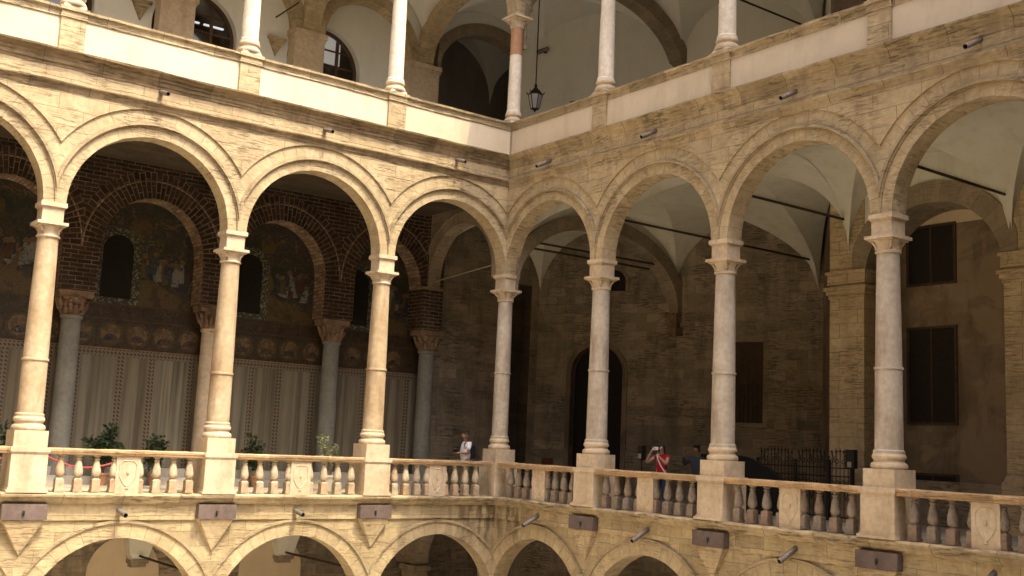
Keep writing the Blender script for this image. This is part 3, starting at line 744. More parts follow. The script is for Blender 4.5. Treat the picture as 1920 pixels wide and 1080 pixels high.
b = MB(TC); b.box(-26, .05, -.70, -.06, ZF, -1.26); b.box(-26, .05, -.06, .26, ZF, -1.48); b.build('marble_step', M['bench'], chapel)
# brick pier at the corner end of the chapel
b = MB(); b.box(-.16, .62, 4.16, 5.0, 3.31, 4.60); b.box(.02, .62, 4.16, 5.0, 4.6, 7.2); b.build('corner_pier', M['chapelbrick'], chapel)
b = MB(); b.box(-.20, .66, 4.12, 4.7, 4.60, 4.68); b.build('pier_cap', M['capstone'], chapel)
# ------------------------------------------------------------------ corner bay and right gallery, middle floor
gal = thing('vaulted_gallery', 'whitewashed groin vaults with stone cross arches and iron ties behind the right middle arcade', 'gallery', (3, -4, ZF))
TX = makeT((.24, 0), (0, 1), (-1, 0))
b = MB(TX); b.archwall(.46, 4.2, 4.66, 7.3, 2.42, 4.85, 1.72, 1.68, .21); b.archwall(.46, 4.2, 4.66, 7.3, 2.42, 4.85, 1.72, 1.68, -.21)
b.build('corner_arch_wall', M['innerarch'], gal)
b = MB(TX); b.ring(2.42, 4.85, 1.72, 1.68, 0, .30, -.23, .23, .46, 4.17, foot=4.66); b.ring(2.42, 4.85, 1.72, 1.68, .30, .37, .2, .27, .46, 4.17); b.build('cross_arch', M['innerarch'], gal)
TY = makeT((0, .24), (1, 0), (0, -1))
b = MB(TY); b.archwall(.46, 7.15, 4.3, 7.7, 3.75, 4.4, 3.3, 2.15, -.26, t=.2); b.archwall(.46, 7.15, 4.3, 7.7, 3.75, 4.4, 3.3, 2.15, .20, t=.2); b.build('cross_arch_wall', M['vault'], gal)
b = MB(TY); b.ring(3.75, 4.4, 3.3, 2.15, 0, .42, -.30, .30, .40, 7.6, 48, foot=4.25); b.build('cross_arch', M['innerarch'], gal)
b = MB(TY); b.box(6.98, 7.7, -.30, .30, 4.0, 4.28); b.box(7.03, 7.7, -.26, .26, 3.80, 4.0); b.box(6.93, 7.7, -.34, .34, 3.55, 3.80, top=0); b.build('corbel', M['capstone'], gal)
b = MB(); vaultmesh(b, (.26, .35), (.30, 4.58), (4.98, 4.62), (7.05, .35), 4.8, 2.45)
b.build('vault', M['vault'], gal)
for q in (((.28, .12), (7.12, .12), (9.22, -4.02), (.28, -3.95)), ((.28, -3.95), (9.22, -4.02), (4.95, -8.2), (.28, -8.2)), ((.28, -8.25), (4.86, -8.25), (4.86, -12.6), (.28, -12.55)), ((.28, -12.55), (4.86, -12.6), (4.86, -16.9), (.28, -16.85)), ((.28, -16.85), (4.86, -16.9), (4.86, -21.2), (.28, -21.15))):
    b = MB(); vaultmesh(b, *q, 4.95, 2.35); b.build('vault', M['vault'], gal)
ties = [((.4, .24, 5.84), (7.08, .24, 5.84), 1), ((.4, .30, 5.66), (6.05, .30, 5.66), 0), ((.4, -3.95, 5.9), (9.15, -3.95, 5.9), 1), ((.4, -8.25, 5.92), (4.81, -8.25, 5.92), 1), ((.4, -12.58, 5.9), (4.95, -12.58, 5.9), 1)]
for p, q, sp in ties:
    b = MB(); b.tube([p, q], .033, 6); o = b.build('tie_rod', M['tierod'], gal)
    if sp: spikes(p, q, o)
b = MB(); b.tube([(.24, 4.15, 4.87), (.24, .45, 5.13)], .025, 6); b.build('tie_rod', M['paletie'], gal)
# walls of the right gallery
back = thing('gallery_back_wall', 'brown rubble stone wall with arched doorway and shuttered window at the back of the right gallery', 'wall', (7.1, .24, ZF))
TO = makeT((7.09, .24), (2.08, -4.19), (-4.19, -2.08))
b = MB(TO)
b.face([(-4.95, 0, ZF), (-3.9, 0, ZF), (-3.9, 0, 7.6), (-4.95, 0, 7.6)]); b.archwall(-3.9, -1.3, ZF, 7.6, -2.6, 2.31, .935, .935, 0); b.face([(-1.3, 0, ZF), (5.0, 0, ZF), (5.0, 0, 7.6), (-1.3, 0, 7.6)])
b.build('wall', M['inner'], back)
b = MB(TO); b.soffit(-2.6, 2.31, .935, .935, -.4, 0, ZF); b.ring(-2.6, 2.31, .935, .935, 0, .17, -.02, .04, foot=ZF); b.build('door_surround', M['darkplaster'], back)
b = MB(TO); b.archpanel(-2.6, 2.31, .935, .935, ZF, -.35)
for s_ in (-3.1, -2.1): b.box(s_-.32, s_+.32, -.35, -.32, ZF+.3, .2); b.box(s_-.32, s_+.32, -.35, -.32, .5, 2.0)
d = b.build('door', M['darkdoor'], back)
b = MB(TO); b.blob((-2.5, -.30, -.6), .04, .05, .04); b.build('handle', M['brass'], d)
b = MB(TO); b.archpanel(-2.07, 5.4, .42, .42, 5.1, .006); b.build('lunette_window', M['darkdoor'], back)
b = MB(TO); b.ring(-2.07, 5.4, .42, .42, 0, .13, -.02, .03, foot=5.1); b.build('lunette_surround', M['innerarch'], back)
b = MB(TO); b.archpanel(2.48, 5.3, .40, .40, 4.48, .005); b.build('blocked_niche', M['innerarch'], back)
b = MB(TO); b.box(2.0, 3.2, -.02, .012, 3.36, 3.6); b.box(1.98, 2.12, -.02, .014, .7, 3.36); b.box(3.04, 3.2, -.02, .014, .7, 3.36); b.box(1.98, 3.2, -.02, .03, .66, .8); b.build('window_surround', M['innerarch'], back)
b = MB(TO); b.box(2.12, 3.04, -.02, .004, .8, 3.36)
for s_ in (2.35, 2.58, 2.81): b.box(s_-.006, s_+.006, .004, .012, .8, 3.36)
sh = b.build('shutter', M['shutter'], back)
b = MB(TO)
for k in range(7): b.tube([(2.16+.14*k, .05, .8), (2.16+.14*k, .05, 2.0)], .010, 5)
b.tube([(2.1, .05, 2.0), (3.06, .05, 2.0)], .012, 5); b.build('window_bars', M['iron'], sh)
b = MB(TO); b.box(-1.07, -.52, -.02, .02, 1.35, 1.94); b.box(-1.11, -.48, -.02, .012, 1.31, 1.98); b.build('wall_plaque', M['inner'], back)
endw = thing('end_wall', 'dark brown stone wall with tall dark doorway at the corner end of the gallery', 'wall', (2.7, 4.6, ZF))
TE = makeT((0, 4.6), (1, 0), (0, -1))
b = MB(TE); b.face([(.6, 0, ZF), (3.62, 0, ZF), (3.62, 0, 7.6), (.6, 0, 7.6)]); b.face([(3.62, 0, 5.3), (4.6, 0, 5.3), (4.6, 0, 7.6), (3.62, 0, 7.6)]); b.face([(4.6, 0, ZF), (5.0, 0, ZF), (5.0, 0, 7.6), (4.6, 0, 7.6)])
b.box(.6, 3.0, 0, .04, ZF, ZF+.5)
b.build('wall', M['inner'], endw)
b = MB(TE); b.face([(3.62, -.5, ZF), (4.6, -.5, ZF), (4.6, -.5, 5.3), (3.62, -.5, 5.3)]); b.face([(3.62, 0, ZF), (3.62, -.5, ZF), (3.62, -.5, 5.3), (3.62, 0, 5.3)]); b.face([(4.6, 0, ZF), (4.6, -.5, ZF), (4.6, -.5, 5.3), (4.6, 0, 5.3)]); b.face([(3.62, 0, 5.3), (4.6, 0, 5.3), (4.6, -.5, 5.3), (3.62, -.5, 5.3)])
b.box(4.08, 4.13, -.5, -.46, ZF, 5.3); b.build('tall_door', M['ceilwood'], endw)
pierw = thing('pier_wall', 'sandstone piers with moulded caps and dark windows in the arched recess between them', 'wall', (5.3, -10.5, ZF))
b = MB(); b.face([(9.27, -4.13, ZF), (5.4, -7.72, ZF), (5.4, -7.72, 7.6), (9.27, -4.13, 7.6)]); b.build('return_wall', M['darkplaster'], pierw)
TP = makeT((4.85, 0), (0, -1), (-1, 0))
for k, u in enumerate((8.21, 12.93, 17.2, 21.5)):
    w = .52
    b = MB(TP); b.box(u-w, u+w, -1.2, 0, ZF, 4.02); b.box(u-w, u+w, -1.2, 0, 4.02, 7.6); b.box(u-w-.08, u+w+.08, -1.2, .10, ZF, ZF+1.15); b.box(u-w-.05, u+w+.05, -1.2, .07, ZF+1.15, ZF+1.3, top=.04)
    p = b.build('pier', M['stone'], pierw)
    b = MB(TP); zz = 3.90
    for dz, h, e in ((0, .10, .03), (.10, .10, .07), (.20, .09, .12), (.36, .26, .05), (.62, .08, .09)): b.box(u-w-e, u+w+e, -1.2, e, zz+dz, zz+dz+h)
    b.build('pier_cap', M['stone'], p)
for k, (u0, u1) in enumerate(((8.73, 12.41), (13.45, 16.68))):
    c = (u0+u1)/2; rx = (u1-u0)/2
    b = MB(TP); b.archwall(u0, u1, 4.3, 7.6, c, 4.3, rx, 1.75, -.03, t=.3); b.build('lunette_wall', M['vault'], pierw)
    b = MB(TP); b.ring(c, 4.3, rx-.02, 1.75, 0, .52, -1.15, .02, u0-.35, u1+.35, 40); b.build('wall_arch', M['innerarch'], pierw)
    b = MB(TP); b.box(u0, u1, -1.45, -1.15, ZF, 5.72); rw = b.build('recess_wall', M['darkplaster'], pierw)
    b = MB(TP); b.box(u0, u1, -1.45, -1.14, 5.72, 6.6); b.build('recess_plaster', M['cream'], pierw)
    if k: continue
    for z0, z1 in ((4.28, 5.70), (.80, 3.12), (-1.2, -.5)):
        b = MB(TP); b.box(9.26, 10.52, -1.15, -1.135, z0, z1); wn = b.build('window', M['darkdoor'], pierw)
        b = MB(TP); b.box(9.20, 9.27, -1.15, -1.11, z0-.06, z1+.06); b.box(10.51, 10.58, -1.15, -1.11, z0-.06, z1+.06); b.box(9.27, 10.51, -1.15, -1.115, z1, z1+.06); b.box(9.27, 10.51, -1.15, -1.10, z0-.06, z0); b.box(9.87, 9.91, -1.135, -1.115, z0, z1); b.build('frame', M['shutter'], wn)
b = MB(TP); b.lathe([(.10, ZF), (.10, 4.2)], 9.06, -.45, 14); b.lathe([(.12, 4.2), (.15, 4.3), (.15, 4.6)], 9.06, -.45, 14); b.build('corner_shaft', M['plinth'], pierw)
b = MB(TP); b.box(8.8, 12.4, -1.1, -.75, ZF, -.62); b.build('stone_bench', M['inner'], pierw)
# ------------------------------------------------------------------ upper gallery
up_ = thing('upper_gallery', 'grey plastered upper gallery with stone piers and arched windows above the white parapet', 'gallery', (-4, 6, 8.18))
TU = makeT((0, 5.7), (1, 0), (0, -1))
PX = [-17.0, -12.6, -8.26, -3.95, .41]
WIN = [-16.2, -11.85, -7.52, -3.17]
b = MB(TU); xs = [-26]+[(p+q)/2 for p, q in zip(WIN, WIN[1:])]+[.95]
for c, a, d in zip(WIN, xs, xs[1:]): b.archwall(a, d, 8.18, 15.4, c, 11.75, 1.33, 1.33, -.5)
b.build('back_wall', M['uppervault'], up_)
for i, c in enumerate(WIN):
    b = MB(TU); b.soffit(c, 11.75, 1.33, 1.33, -.85, -.5, 8.18); b.ring(c, 11.75, 1.33, 1.33, 0, .12, -.52, -.485, foot=8.18); b.build('window_reveal', M['uppervault'], up_)
    b = MB(TU); b.ring(c, 11.75, 1.22, 1.22, 0, .11, -.80, -.72, foot=8.18)
    for xx in (-.62, -.02, .58): b.box(c+xx-.05, c+xx+.05, -.79, -.73, 8.18, 11.75+math.sqrt(max(.05, 1.22**2-xx*xx)))
    b.box(c-1.22, c+1.22, -.79, -.735, 8.18, 11.38); b.box(c-1.22, c+1.22, -.795, -.745, 11.9, 11.96)
    b.box(c-1.1, c+1.1, -.795, -.745, 12.42, 12.47)
    f = b.build('window', M['wood'], up_)
    b = MB(TU); b.archpanel(c, 11.75, 1.22, 1.22, 11.38, -.765); b.build('pane', M['glass'], f)
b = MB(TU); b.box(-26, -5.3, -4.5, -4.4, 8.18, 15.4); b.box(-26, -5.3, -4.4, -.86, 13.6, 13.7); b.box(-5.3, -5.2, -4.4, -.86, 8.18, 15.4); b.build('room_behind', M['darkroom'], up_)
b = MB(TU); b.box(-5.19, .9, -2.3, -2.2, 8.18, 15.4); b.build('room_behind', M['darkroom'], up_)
b = MB(TU)
for x0, x1, z0 in ((-3.95, -3.2, 11.5), (-3.1, -2.5, 11.5), (-2.4, -1.9, 12.2)): b.box(x0-.4, x1-.4+.1, -1.35, -1.3, z0, 13.6)
b.build('daylit_window', M['skylit'], up_)
for x0, x1 in ((-7.35, -6.95), (-6.8, -6.15), (-5.95, -5.62)):
    b = MB(TU); b.box(x0, x1, -1.84, -1.76, 12.555, 12.60); o = b.build('ceiling_lamp', M['tubelight'], None, origin=TU[0](((x0+x1)/2, -1.8, 12.6)))
    tag(o, {-7.35: 'leftmost white tube lamp glimpsed through the upper brown window', -6.8: 'longest white tube lamp glimpsed in the middle of the upper brown window', -5.95: 'white tube lamp glimpsed beside the upper column in the brown window'}[x0], 'lamp', 'tube lamps behind the upper window')
for x in PX:
    w = .52 if x < 0 else .58
    b = MB(TU); b.box(x-w, x+w, -.5, 0, 8.18, 12.42); p = b.build('pier', M['plinth'], up_)
    b = MB(TU); b.box(x-w-.03, x+w+.03, -.5, .03, 12.36, 12.44); b.box(x-w-.07, x+w+.07, -.5, .07, 12.44, 12.60); b.build('pier_cap', M['plinth'], p)
    if x < -15: continue
    T2 = makeT((x, 0), (0, 1), (-1, 0))
    b = MB(T2); b.ring(3.05, 12.6, 2.62, 1.80, 0, .36, -.3, .3, .02, 6.1, 40); b.build('cross_arch', M['ring'], up_)
    b = MB(T2); b.archwall(.4, 5.7, 12.6, 15.4, 3.05, 12.6, 2.65, 1.80, .24, t=.2); b.archwall(.4, 5.7, 12.6, 15.4, 3.05, 12.6, 2.65, 1.80, -.24, t=.2); b.build('cross_arch_wall', M['uppervault'], up_)
for a, c_ in zip(PX, PX[1:]):
    wa, wb = .52, (.52 if c_ < 0 else .58); u0, u1 = a+wa, c_-wb; c = (u0+u1)/2; rx = (u1-u0)/2
    b = MB(TU); b.archwall(a, c_, 12.6, 15.4, c, 12.6, rx, 1.6, -.04, t=.2); b.build('wall_arch_field', M['uppervault'], up_)
    b = MB(TU); b.ring(c, 12.6, rx, 1.6, 0, .36, -.5, 0, a, c_, 40); b.build('wall_arch', M['ring'], up_)
    b = MB(); vaultmesh(b, (a, .3), (c_, .3), (c_, 5.68), (a, 5.68), 12.75, 2.35); b.build('vault', M['uppervault'], up_)
    b = MB(TU); cx = c+.1 if c < -1 else c
    tx = a-.95
    b.face([(tx-.27, -.36, 12.2), (tx+.27, -.36, 12.2), (tx, -.42, 11.70)]); b.face([(tx-.27, -.36, 12.2), (tx, -.42, 11.7), (tx, -.5, 11.65), (tx-.27, -.5, 12.2)]); b.face([(tx+.27, -.36, 12.2), (tx+.27, -.5, 12.2), (tx, -.5, 11.65), (tx, -.42, 11.7)]); b.box(tx-.30, tx+.30, -.5, -.34, 12.2, 12.27)
    b.build('bracket', M['trim'], up_)
b = MB(); b.tube([(-4.95, 6.2, 12.95), (-4.95, 4.6, 12.95)], .028, 6); b.build('iron_stay', M['tierod'], up_)
# corner of the upper gallery
b = MB(TU); b.archwall(.95, 6.1, 12.5, 15.4, 3.2, 12.55, 2.2, 1.75, -.02, t=.2); b.build('corner_arch_wall', M['uppervault'], up_)
b = MB(TU); b.ring(3.2, 12.55, 2.2, 1.75, 0, .42, -.55, .02, .9, 6.2, 44); b.build('corner_arch', M['innerarch'], up_)
b = MB(TU); b.box(5.4, 6.2, -.55, .0, 8.18, 12.56); b.box(.99, 1.02, -.9, -.5, 8.18, 12.56); b.build('corner_arch_jamb', M['innerarch'], up_)
b = MB(); b.face([(.95, 6.2, 8.18), (.95, 8.6, 8.18), (.95, 8.6, 15.4), (.95, 6.2, 15.4)]); b.face([(.95, 8.6, 8.18), (9.8, 8.6, 8.18), (9.8, 8.6, 15.4), (.95, 8.6, 15.4)]); b.face([(9.8, 8.6, 8.18), (9.8, 6.2, 8.18), (9.8, 6.2, 15.4), (9.8, 8.6, 15.4)]); b.face([(6.1, 6.2, 8.18), (9.8, 6.2, 8.18), (9.8, 6.2, 15.4), (6.1, 6.2, 15.4)])
b.build('passage_wall', M['passage'], up_)
b = MB(); vaultmesh(b, (.97, 6.25), (5.2, 6.25), (5.2, 8.58), (.97, 8.58), 12.9, 2.2); vaultmesh(b, (5.2, 6.25), (9.7, 6.25), (9.7, 8.58), (5.2, 8.58), 12.9, 2.2); b.build('passage_vault', M['uppervault'], up_)
b = MB(); vaultmesh(b, (.2, .3), (.3, 5.68), (5.45, 5.69), (7.05, .36), 12.75, 2.35); b.build('vault', M['uppervault'], up_)
for q in (((.2, .12), (7.12, .12), (9.22, -4.02), (.2, -3.95)), ((.2, -3.95), (9.22, -4.02), (4.95, -8.2), (.2, -8.2)), ((.2, -8.25), (4.86, -8.25), (4.86, -12.6), (.2, -12.55)), ((.2, -12.55), (4.86, -12.6), (4.86, -21.2), (.2, -21.15))):
    b = MB(); vaultmesh(b, *q, 12.75, 2.35); b.build('vault', M['uppervault'], up_)
b = MB(TO); b.face([(-6.3, 0, 8.18), (5.0, 0, 8.18), (5.0, 0, 15.4), (-6.3, 0, 15.4)]); b.build('east_back_wall', M['uppervault'], up_)
b = MB(TO); b.box(-3.95, -2.95, -.02, .05, 8.18, 11.95); b.build('door', M['wood'], up_)
b = MB(TY); b.archwall(.3, 7.5, 12.3, 15.4, 3.75, 12.3, 3.35, 2.2, -.22, t=.2); b.archwall(.3, 7.5, 12.3, 15.4, 3.75, 12.3, 3.35, 2.2, .18, t=.2); b.build('cross_arch_wall', M['uppervault'], up_)
b = MB(TY); b.ring(3.75, 12.3, 3.35, 2.2, 0, .46, -.28, .28, .3, 7.9, 48, foot=11.6); b.build('cross_arch', M['innerarch'], up_)
b = MB(); b.face([(9.27, -4.13, 8.18), (5.4, -7.72, 8.18), (5.4, -7.72, 15.4), (9.27, -4.13, 15.4)]); b.build('return_wall', M['uppervault'], up_)
b = MB(TP); b.box(7.69, 8.73, -1.2, 0, 8.18, 15.4); b.build('pier', M['darkplaster'], up_)
b = MB(TP); b.box(8.73, 25.5, -1.2, -.5, 8.18, 15.4); b.build('east_recess_wall', M['inner'], up_)
for p, q in (((.4, -3.95, 13.42), (8.35, -3.95, 13.42)), ((.4, -8.25, 13.42), (4.84, -8.25, 13.42))):
    b = MB(); b.tube([p, q], .033, 6); b.build('tie_rod', M['tierod'], up_)
# ------------------------------------------------------------------ lower gallery
low = thing('lower_gallery', 'shadowy ground floor gallery with cream plaster niches seen through the lower arches', 'gallery', (-4, 5, -8.4))
TLo = makeT((0, 5.2), (1, 0), (0, -1))
b = MB(TLo); b.face([(-26, 0, -8.4), (.4, 0, -8.4), (.4, 0, -2.3), (-26, 0, -2.3)]); b.build('back_wall', M['inner'], low)
for x in (-12.55, -8.25, -3.95):
    b = MB(TLo); b.archpanel(x-.30, -4.1, .98, .98, -8.4, .012); b.build('cream_niche', M['cream'], low)
    b = MB(TLo)
    A = [(x-.22, .02), (x+.22, .02), (x+.22, .34), (x-.22, .34)]; B = [(x-.60, .02), (x+.60, .02), (x+.60, .6), (x-.60, .6)]
    lo = [(*p, -3.72) for p in A]; md = [((p[0]*.6+q[0]*.4), (p[1]*.6+q[1]*.4), -3.15) for p, q in zip(A, B)]; hi = [(*p, -2.35) for p in B]
    for r0, r1 in ((lo, md), (md, hi)):
        for i in range(4): b.face([r0[i], r0[(i+1) % 4], r1[(i+1) % 4], r1[i]])
    b.face(lo[::-1]); b.build('vault_springer', M['vault'], low)
    b = MB(TLo); b.box(x-.25, x+.25, .02, .38, -3.82, -3.72); b.box(x-.20, x+.20, .02, .32, -3.92, -3.82); b.build('corbel', M['innerarch'], low)
    b = MB(); b.tube([(x, 4.85, -3.62), (x, .4, -3.62)], .035, 6); b.build('tie_rod', M['tierod'], low)
b = MB(TX); b.archwall(.46, 5.2, -4.0, -2.3, 2.35, -4.05, 1.65, 1.6, .21); b.archwall(.46, 5.2, -4.0, -2.3, 2.35, -4.05, 1.65, 1.6, -.21); b.ring(2.35, -4.05, 1.65, 1.6, 0, .3, -.22, .22, .46, 4.6); b.box(4.0, 4.75, -.24, .24, -8.4, -4.18); b.box(3.92, 4.8, -.3, .3, -4.18, -4.02); b.box(.46, .7, -.22, .22, -8.4, -4.05); b.build('cross_arch', M['innerarch'], low)
b = MB(TO); b.face([(-6, 0, -8.4), (5, 0, -8.4), (5, 0, -2.3), (-6, 0, -2.3)]); b.build('east_back_wall', M['inner'], low)
b = MB(); b.face([(.4, 5.2, -8.4), (5, 5.2, -8.4), (5, 5.2, -2.3), (.4, 5.2, -2.3)]); b.face([(5.2, -5, -8.4), (5.2, -26, -8.4), (5.2, -26, -2.3), (5.2, -5, -2.3)]); b.face([(9.3, -4.2, -8.4), (5.2, -5, -8.4), (5.2, -5, -2.3), (9.3, -4.2, -2.3)]); b.build('inner_wall', M['inner'], low)
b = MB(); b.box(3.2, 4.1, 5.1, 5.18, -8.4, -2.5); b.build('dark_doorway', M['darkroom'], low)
# ------------------------------------------------------------------ loose things
# hanging lantern
L0 = (2.36, 1.98, 10.52)
t = thing('lantern', 'black iron lantern with pale glass hanging on a long rod in the upper corner bay', 'lantern', L0)
x, y, z = L0
b = MB(); b.tube([(x, y, z+.86), (x, y, z+4.3)], .022, 6); b.build('rod', M['iron'], t)
b = MB()
lo, hi = [], []
for i in range(6):
    a = 2*PI*i/6+.3; lo.append((x+.13*math.cos(a), y+.13*math.sin(a), z+.10)); hi.append((x+.235*math.cos(a), y+.235*math.sin(a), z+.58))
for i in range(6):
    j = (i+1) % 6
    b.tube([lo[i], hi[i]], .016, 5); b.tube([lo[i], lo[j]], .016, 5); b.tube([hi[i], hi[j]], .024, 5)
    b.tube([hi[i], tuple((hi[i][k]-(x, y, z)[k])*1.28+(x, y, z)[k] if k < 2 else hi[i][k]+.07 for k in range(3))], .018, 5)
    b.tube([hi[i], (x+(hi[i][0]-x)*.4, y+(hi[i][1]-y)*.4, z+.74), (x, y, z+.86)], .016, 5)
    b.face([hi[i], hi[j], (x, y, z+.80)])
b.blob((x, y, z+.88), .05, .05, .07); b.blob((x, y, z+.06), .04, .04, .07)
b.face(lo); b.build('frame', M['iron'], t)
b = MB()
for i in range(6):
    j = (i+1) % 6; b.face([lo[i], lo[j], hi[j], hi[i]])
b.build('glass', M['lampglass'], t)
b = MB(); b.tube([(x, y, z+.14), (x, y, z+.42)], .06, 8); b.build('bulb', M['bench'], t)
# surveillance camera on the upper back wall
P = TO[0]((-5.0, 0, 13.93)); t = thing('security_camera', 'small dark security camera on the plaster wall beside the lantern rod', 'camera', P)
b = MB(TO); b.box(-5.06, -4.94, 0, .05, 13.87, 13.99); b.tube([(-5.0, .05, 13.93), (-5.0, .16, 13.93)], .025, 6); b.build('mount', M['iron'], t)
b = MB(TO); b.tube([(-4.82, .17, 13.98), (-5.22, .22, 13.86)], .075, 10); b.build('body', M['pipe'], t)
b = MB(TO); b.tube([(-5.22, .22, 13.86), (-5.25, .223, 13.85)], .06, 10); b.build('lens', M['hole'], t)
# wrought iron gate
GX = 4.1
t = thing('iron_gate', 'low black wrought iron gate with scrolls and spear points before the sandstone pier', 'gate', (GX, -7.5, ZF))
def vy(y, z, dx=0): return (GX+dx, y, z)
for y, w in ((-6.0, .035), (-7.22, .035), (-8.22, .05), (-8.92, .04)):
    b = MB(); b.cbox(GX, y, ZF, -.33 if w < .05 else -.22, w*2, w*2); b.blob(vy(y, -.28 if w < .05 else -.17), .05, .05, .05); b.build('post', M['iron'], t)
def scroll(b, y, z, r, s=1, turns=1.4, ph=0):
    pts = []
    for i in range(18):
        f = i/17; a = ph+turns*2*PI*f; rr = r*(1-.75*f); pts.append(vy(y+s*rr*math.cos(a), z+rr*math.sin(a)))
    b.tube(pts, .011, 4)
for (y0, y1) in ((-6.0, -7.22), (-7.22, -8.22), (-8.22, -8.92)):
    b = MB()
    for z in (-.42, -.62, -1.0, -1.6): b.tube([vy(y0, z), vy(y1, z)], .016, 5)
    n = int(round(abs(y1-y0)/.115))
    for i in range(1, n):
        y = y0+(y1-y0)*i/n; top = -.16+.10*math.sin(PI*i/n)
        b.tube([vy(y, -1.6), vy(y, top)], .0095, 4); b.tube([vy(y, top), vy(y, top+.05), vy(y, top+.13)], [.010, .024, .002], 5)
    m = 2 if abs(y1-y0) < .9 else 3
    for i in range(m):
        y = y0+(y1-y0)*(i+.5)/m
        scroll(b, y-.09, -.80, .09, 1); scroll(b, y+.09, -.80, .09, -1); scroll(b, y-.07, -.27, .08, 1, 1.2); scroll(b, y+.07, -.27, .08, -1, 1.2)
        b.tube([vy(y-.17, -.80), vy(y-.05, -1.0), vy(y, -1.2)], .010, 4); b.tube([vy(y+.17, -.80), vy(y+.05, -1.0), vy(y, -1.2)], .010, 4)
        b.tube([vy(y, -.2), vy(y-.10, .0), vy(y-.16, -.02)], .009, 4); b.tube([vy(y, -.2), vy(y+.10, .0), vy(y+.16, -.02)], .009, 4)
    b.build('gate_leaf', M['iron'], t)
# black sloping cover of the stair
t = thing('stair_cover', 'solid black sloping cover beside the iron gate behind the balustrade', 'cover', (3.7, -5.6, ZF))
TS = makeT((3.75, 0), (0, -1), (-1, 0))
b = MB(TS); b.prism([(4.3, ZF), (4.3, -.25), (5.75, -.25), (6.1, -.31), (6.6, -.50), (7.35, -.92), (7.8, -1.2), (7.8, ZF)], -.12, .0); b.build('side_panel', M['black'], t, smooth=False)
b = MB(TS); b.tube([(4.3, 0, -.235), (5.75, 0, -.235), (6.1, 0, -.295), (6.6, 0, -.485), (7.35, 0, -.905), (7.8, 0, -1.19)], .022, 6)
for u in (4.75, 5.52): b.tube([(u, 0, -.24), (u, 0, -.17)], [.02, .004], 5)
b.build('handrail', M['iron'], t)
# floodlights on posts
def flood(nm, loc, h, lab, s=1.0):
    x, y, z = loc; t = thing(nm, lab, 'lamp', loc)
    b = MB(); b.lathe([(.14, z), (.14, z+.03), (.02, z+.05)], x, y, 12); b.tube([(x, y, z+.03), (x, y, z+h-.2)], .018, 6); b.build('stand', M['iron'], t)
    b = MB(); b.box(x-.07, x+.07, y-.085*s, y+.085*s, z+h-.24, z+h+.14*s); b.tube([(x, y, z+h-.26), (x, y, z+h-.18)], .05, 8); b.build('housing', M['iron'], t)
    b = MB(); b.box(x-.085, x-.071, y-.055, y+.055, z+h-.21, z+h-.08); b.build('reflector', M['bench'], t)
flood('floodlight', (2.5, -3.28, ZF), 1.48, 'slim black floor lamp with small white disc left of the woman in red')
flood('floodlight', (3.95, -9.0, ZF), 1.52, 'black lamp box with small white square at the right end of the iron gate', 1.5)
# dark red chair in the corner
t = thing('chair', 'dark red chair back just showing over the balustrade right of the corner column', 'chair', (2.5, 1.1, ZF))
b = MB(); b.box(2.3, 2.75, .85, 1.35, -1.28, -1.20); b.build('seat', M['redbox'], t)
b = MB(); b.box(2.70, 2.76, .85, 1.35, -1.10, -.56, top=.005); b.build('backrest', M['redbox'], t)
for sx in (2.33, 2.72):
    for sy in (.88, 1.32):
        b = MB(); b.tube([(sx, sy, ZF), (sx, sy, -1.28)], .018, 6); b.build('leg', M['iron'], t)
# rope barrier
def stanchion(x, y, lab):
    t = thing('rope_post', lab, 'post', (x, y, ZF), 'posts of the red rope barrier')
    b = MB(); b.lathe([(.001, ZF), (.16, ZF), (.16, ZF+.02), (.03, ZF+.05)], x, y, 16); b.build('foot', M['brass'], t)
    b = MB(); b.lathe([(.022, ZF+.04), (.022, ZF+.86)], x, y, 10); b.blob((x, y, ZF+.89), .04, .04, .04); b.build('pole', M['brass'], t)
YR = 2.3
stanchion(-13.6, YR, 'brass rope post hidden mostly behind the leftmost column pedestal'); stanchion(-11.75, YR, 'brass rope post at the upper end of the sagging red rope'); stanchion(-9.55, YR, 'brass rope post behind the carved panel of the sunlit balustrade')
for xa, xb, lab in ((-11.75, -9.55, 'sagging red barrier rope seen between the sunlit balusters'), (-13.6, -11.75, 'red barrier rope at the left edge beyond the column pedestal')):
    b = MB(); b.tube([(xa+(xb-xa)*f, YR, -.86-.34*math.sin(PI*f)**1.0*(1 if xb > -11 else .5)) for f in [i/16 for i in range(17)]], .02, 8)
    tag(b.build('barrier_rope', M['redrope'], None, origin=((xa+xb)/2, YR, -1)), lab, 'rope', 'red barrier ropes')
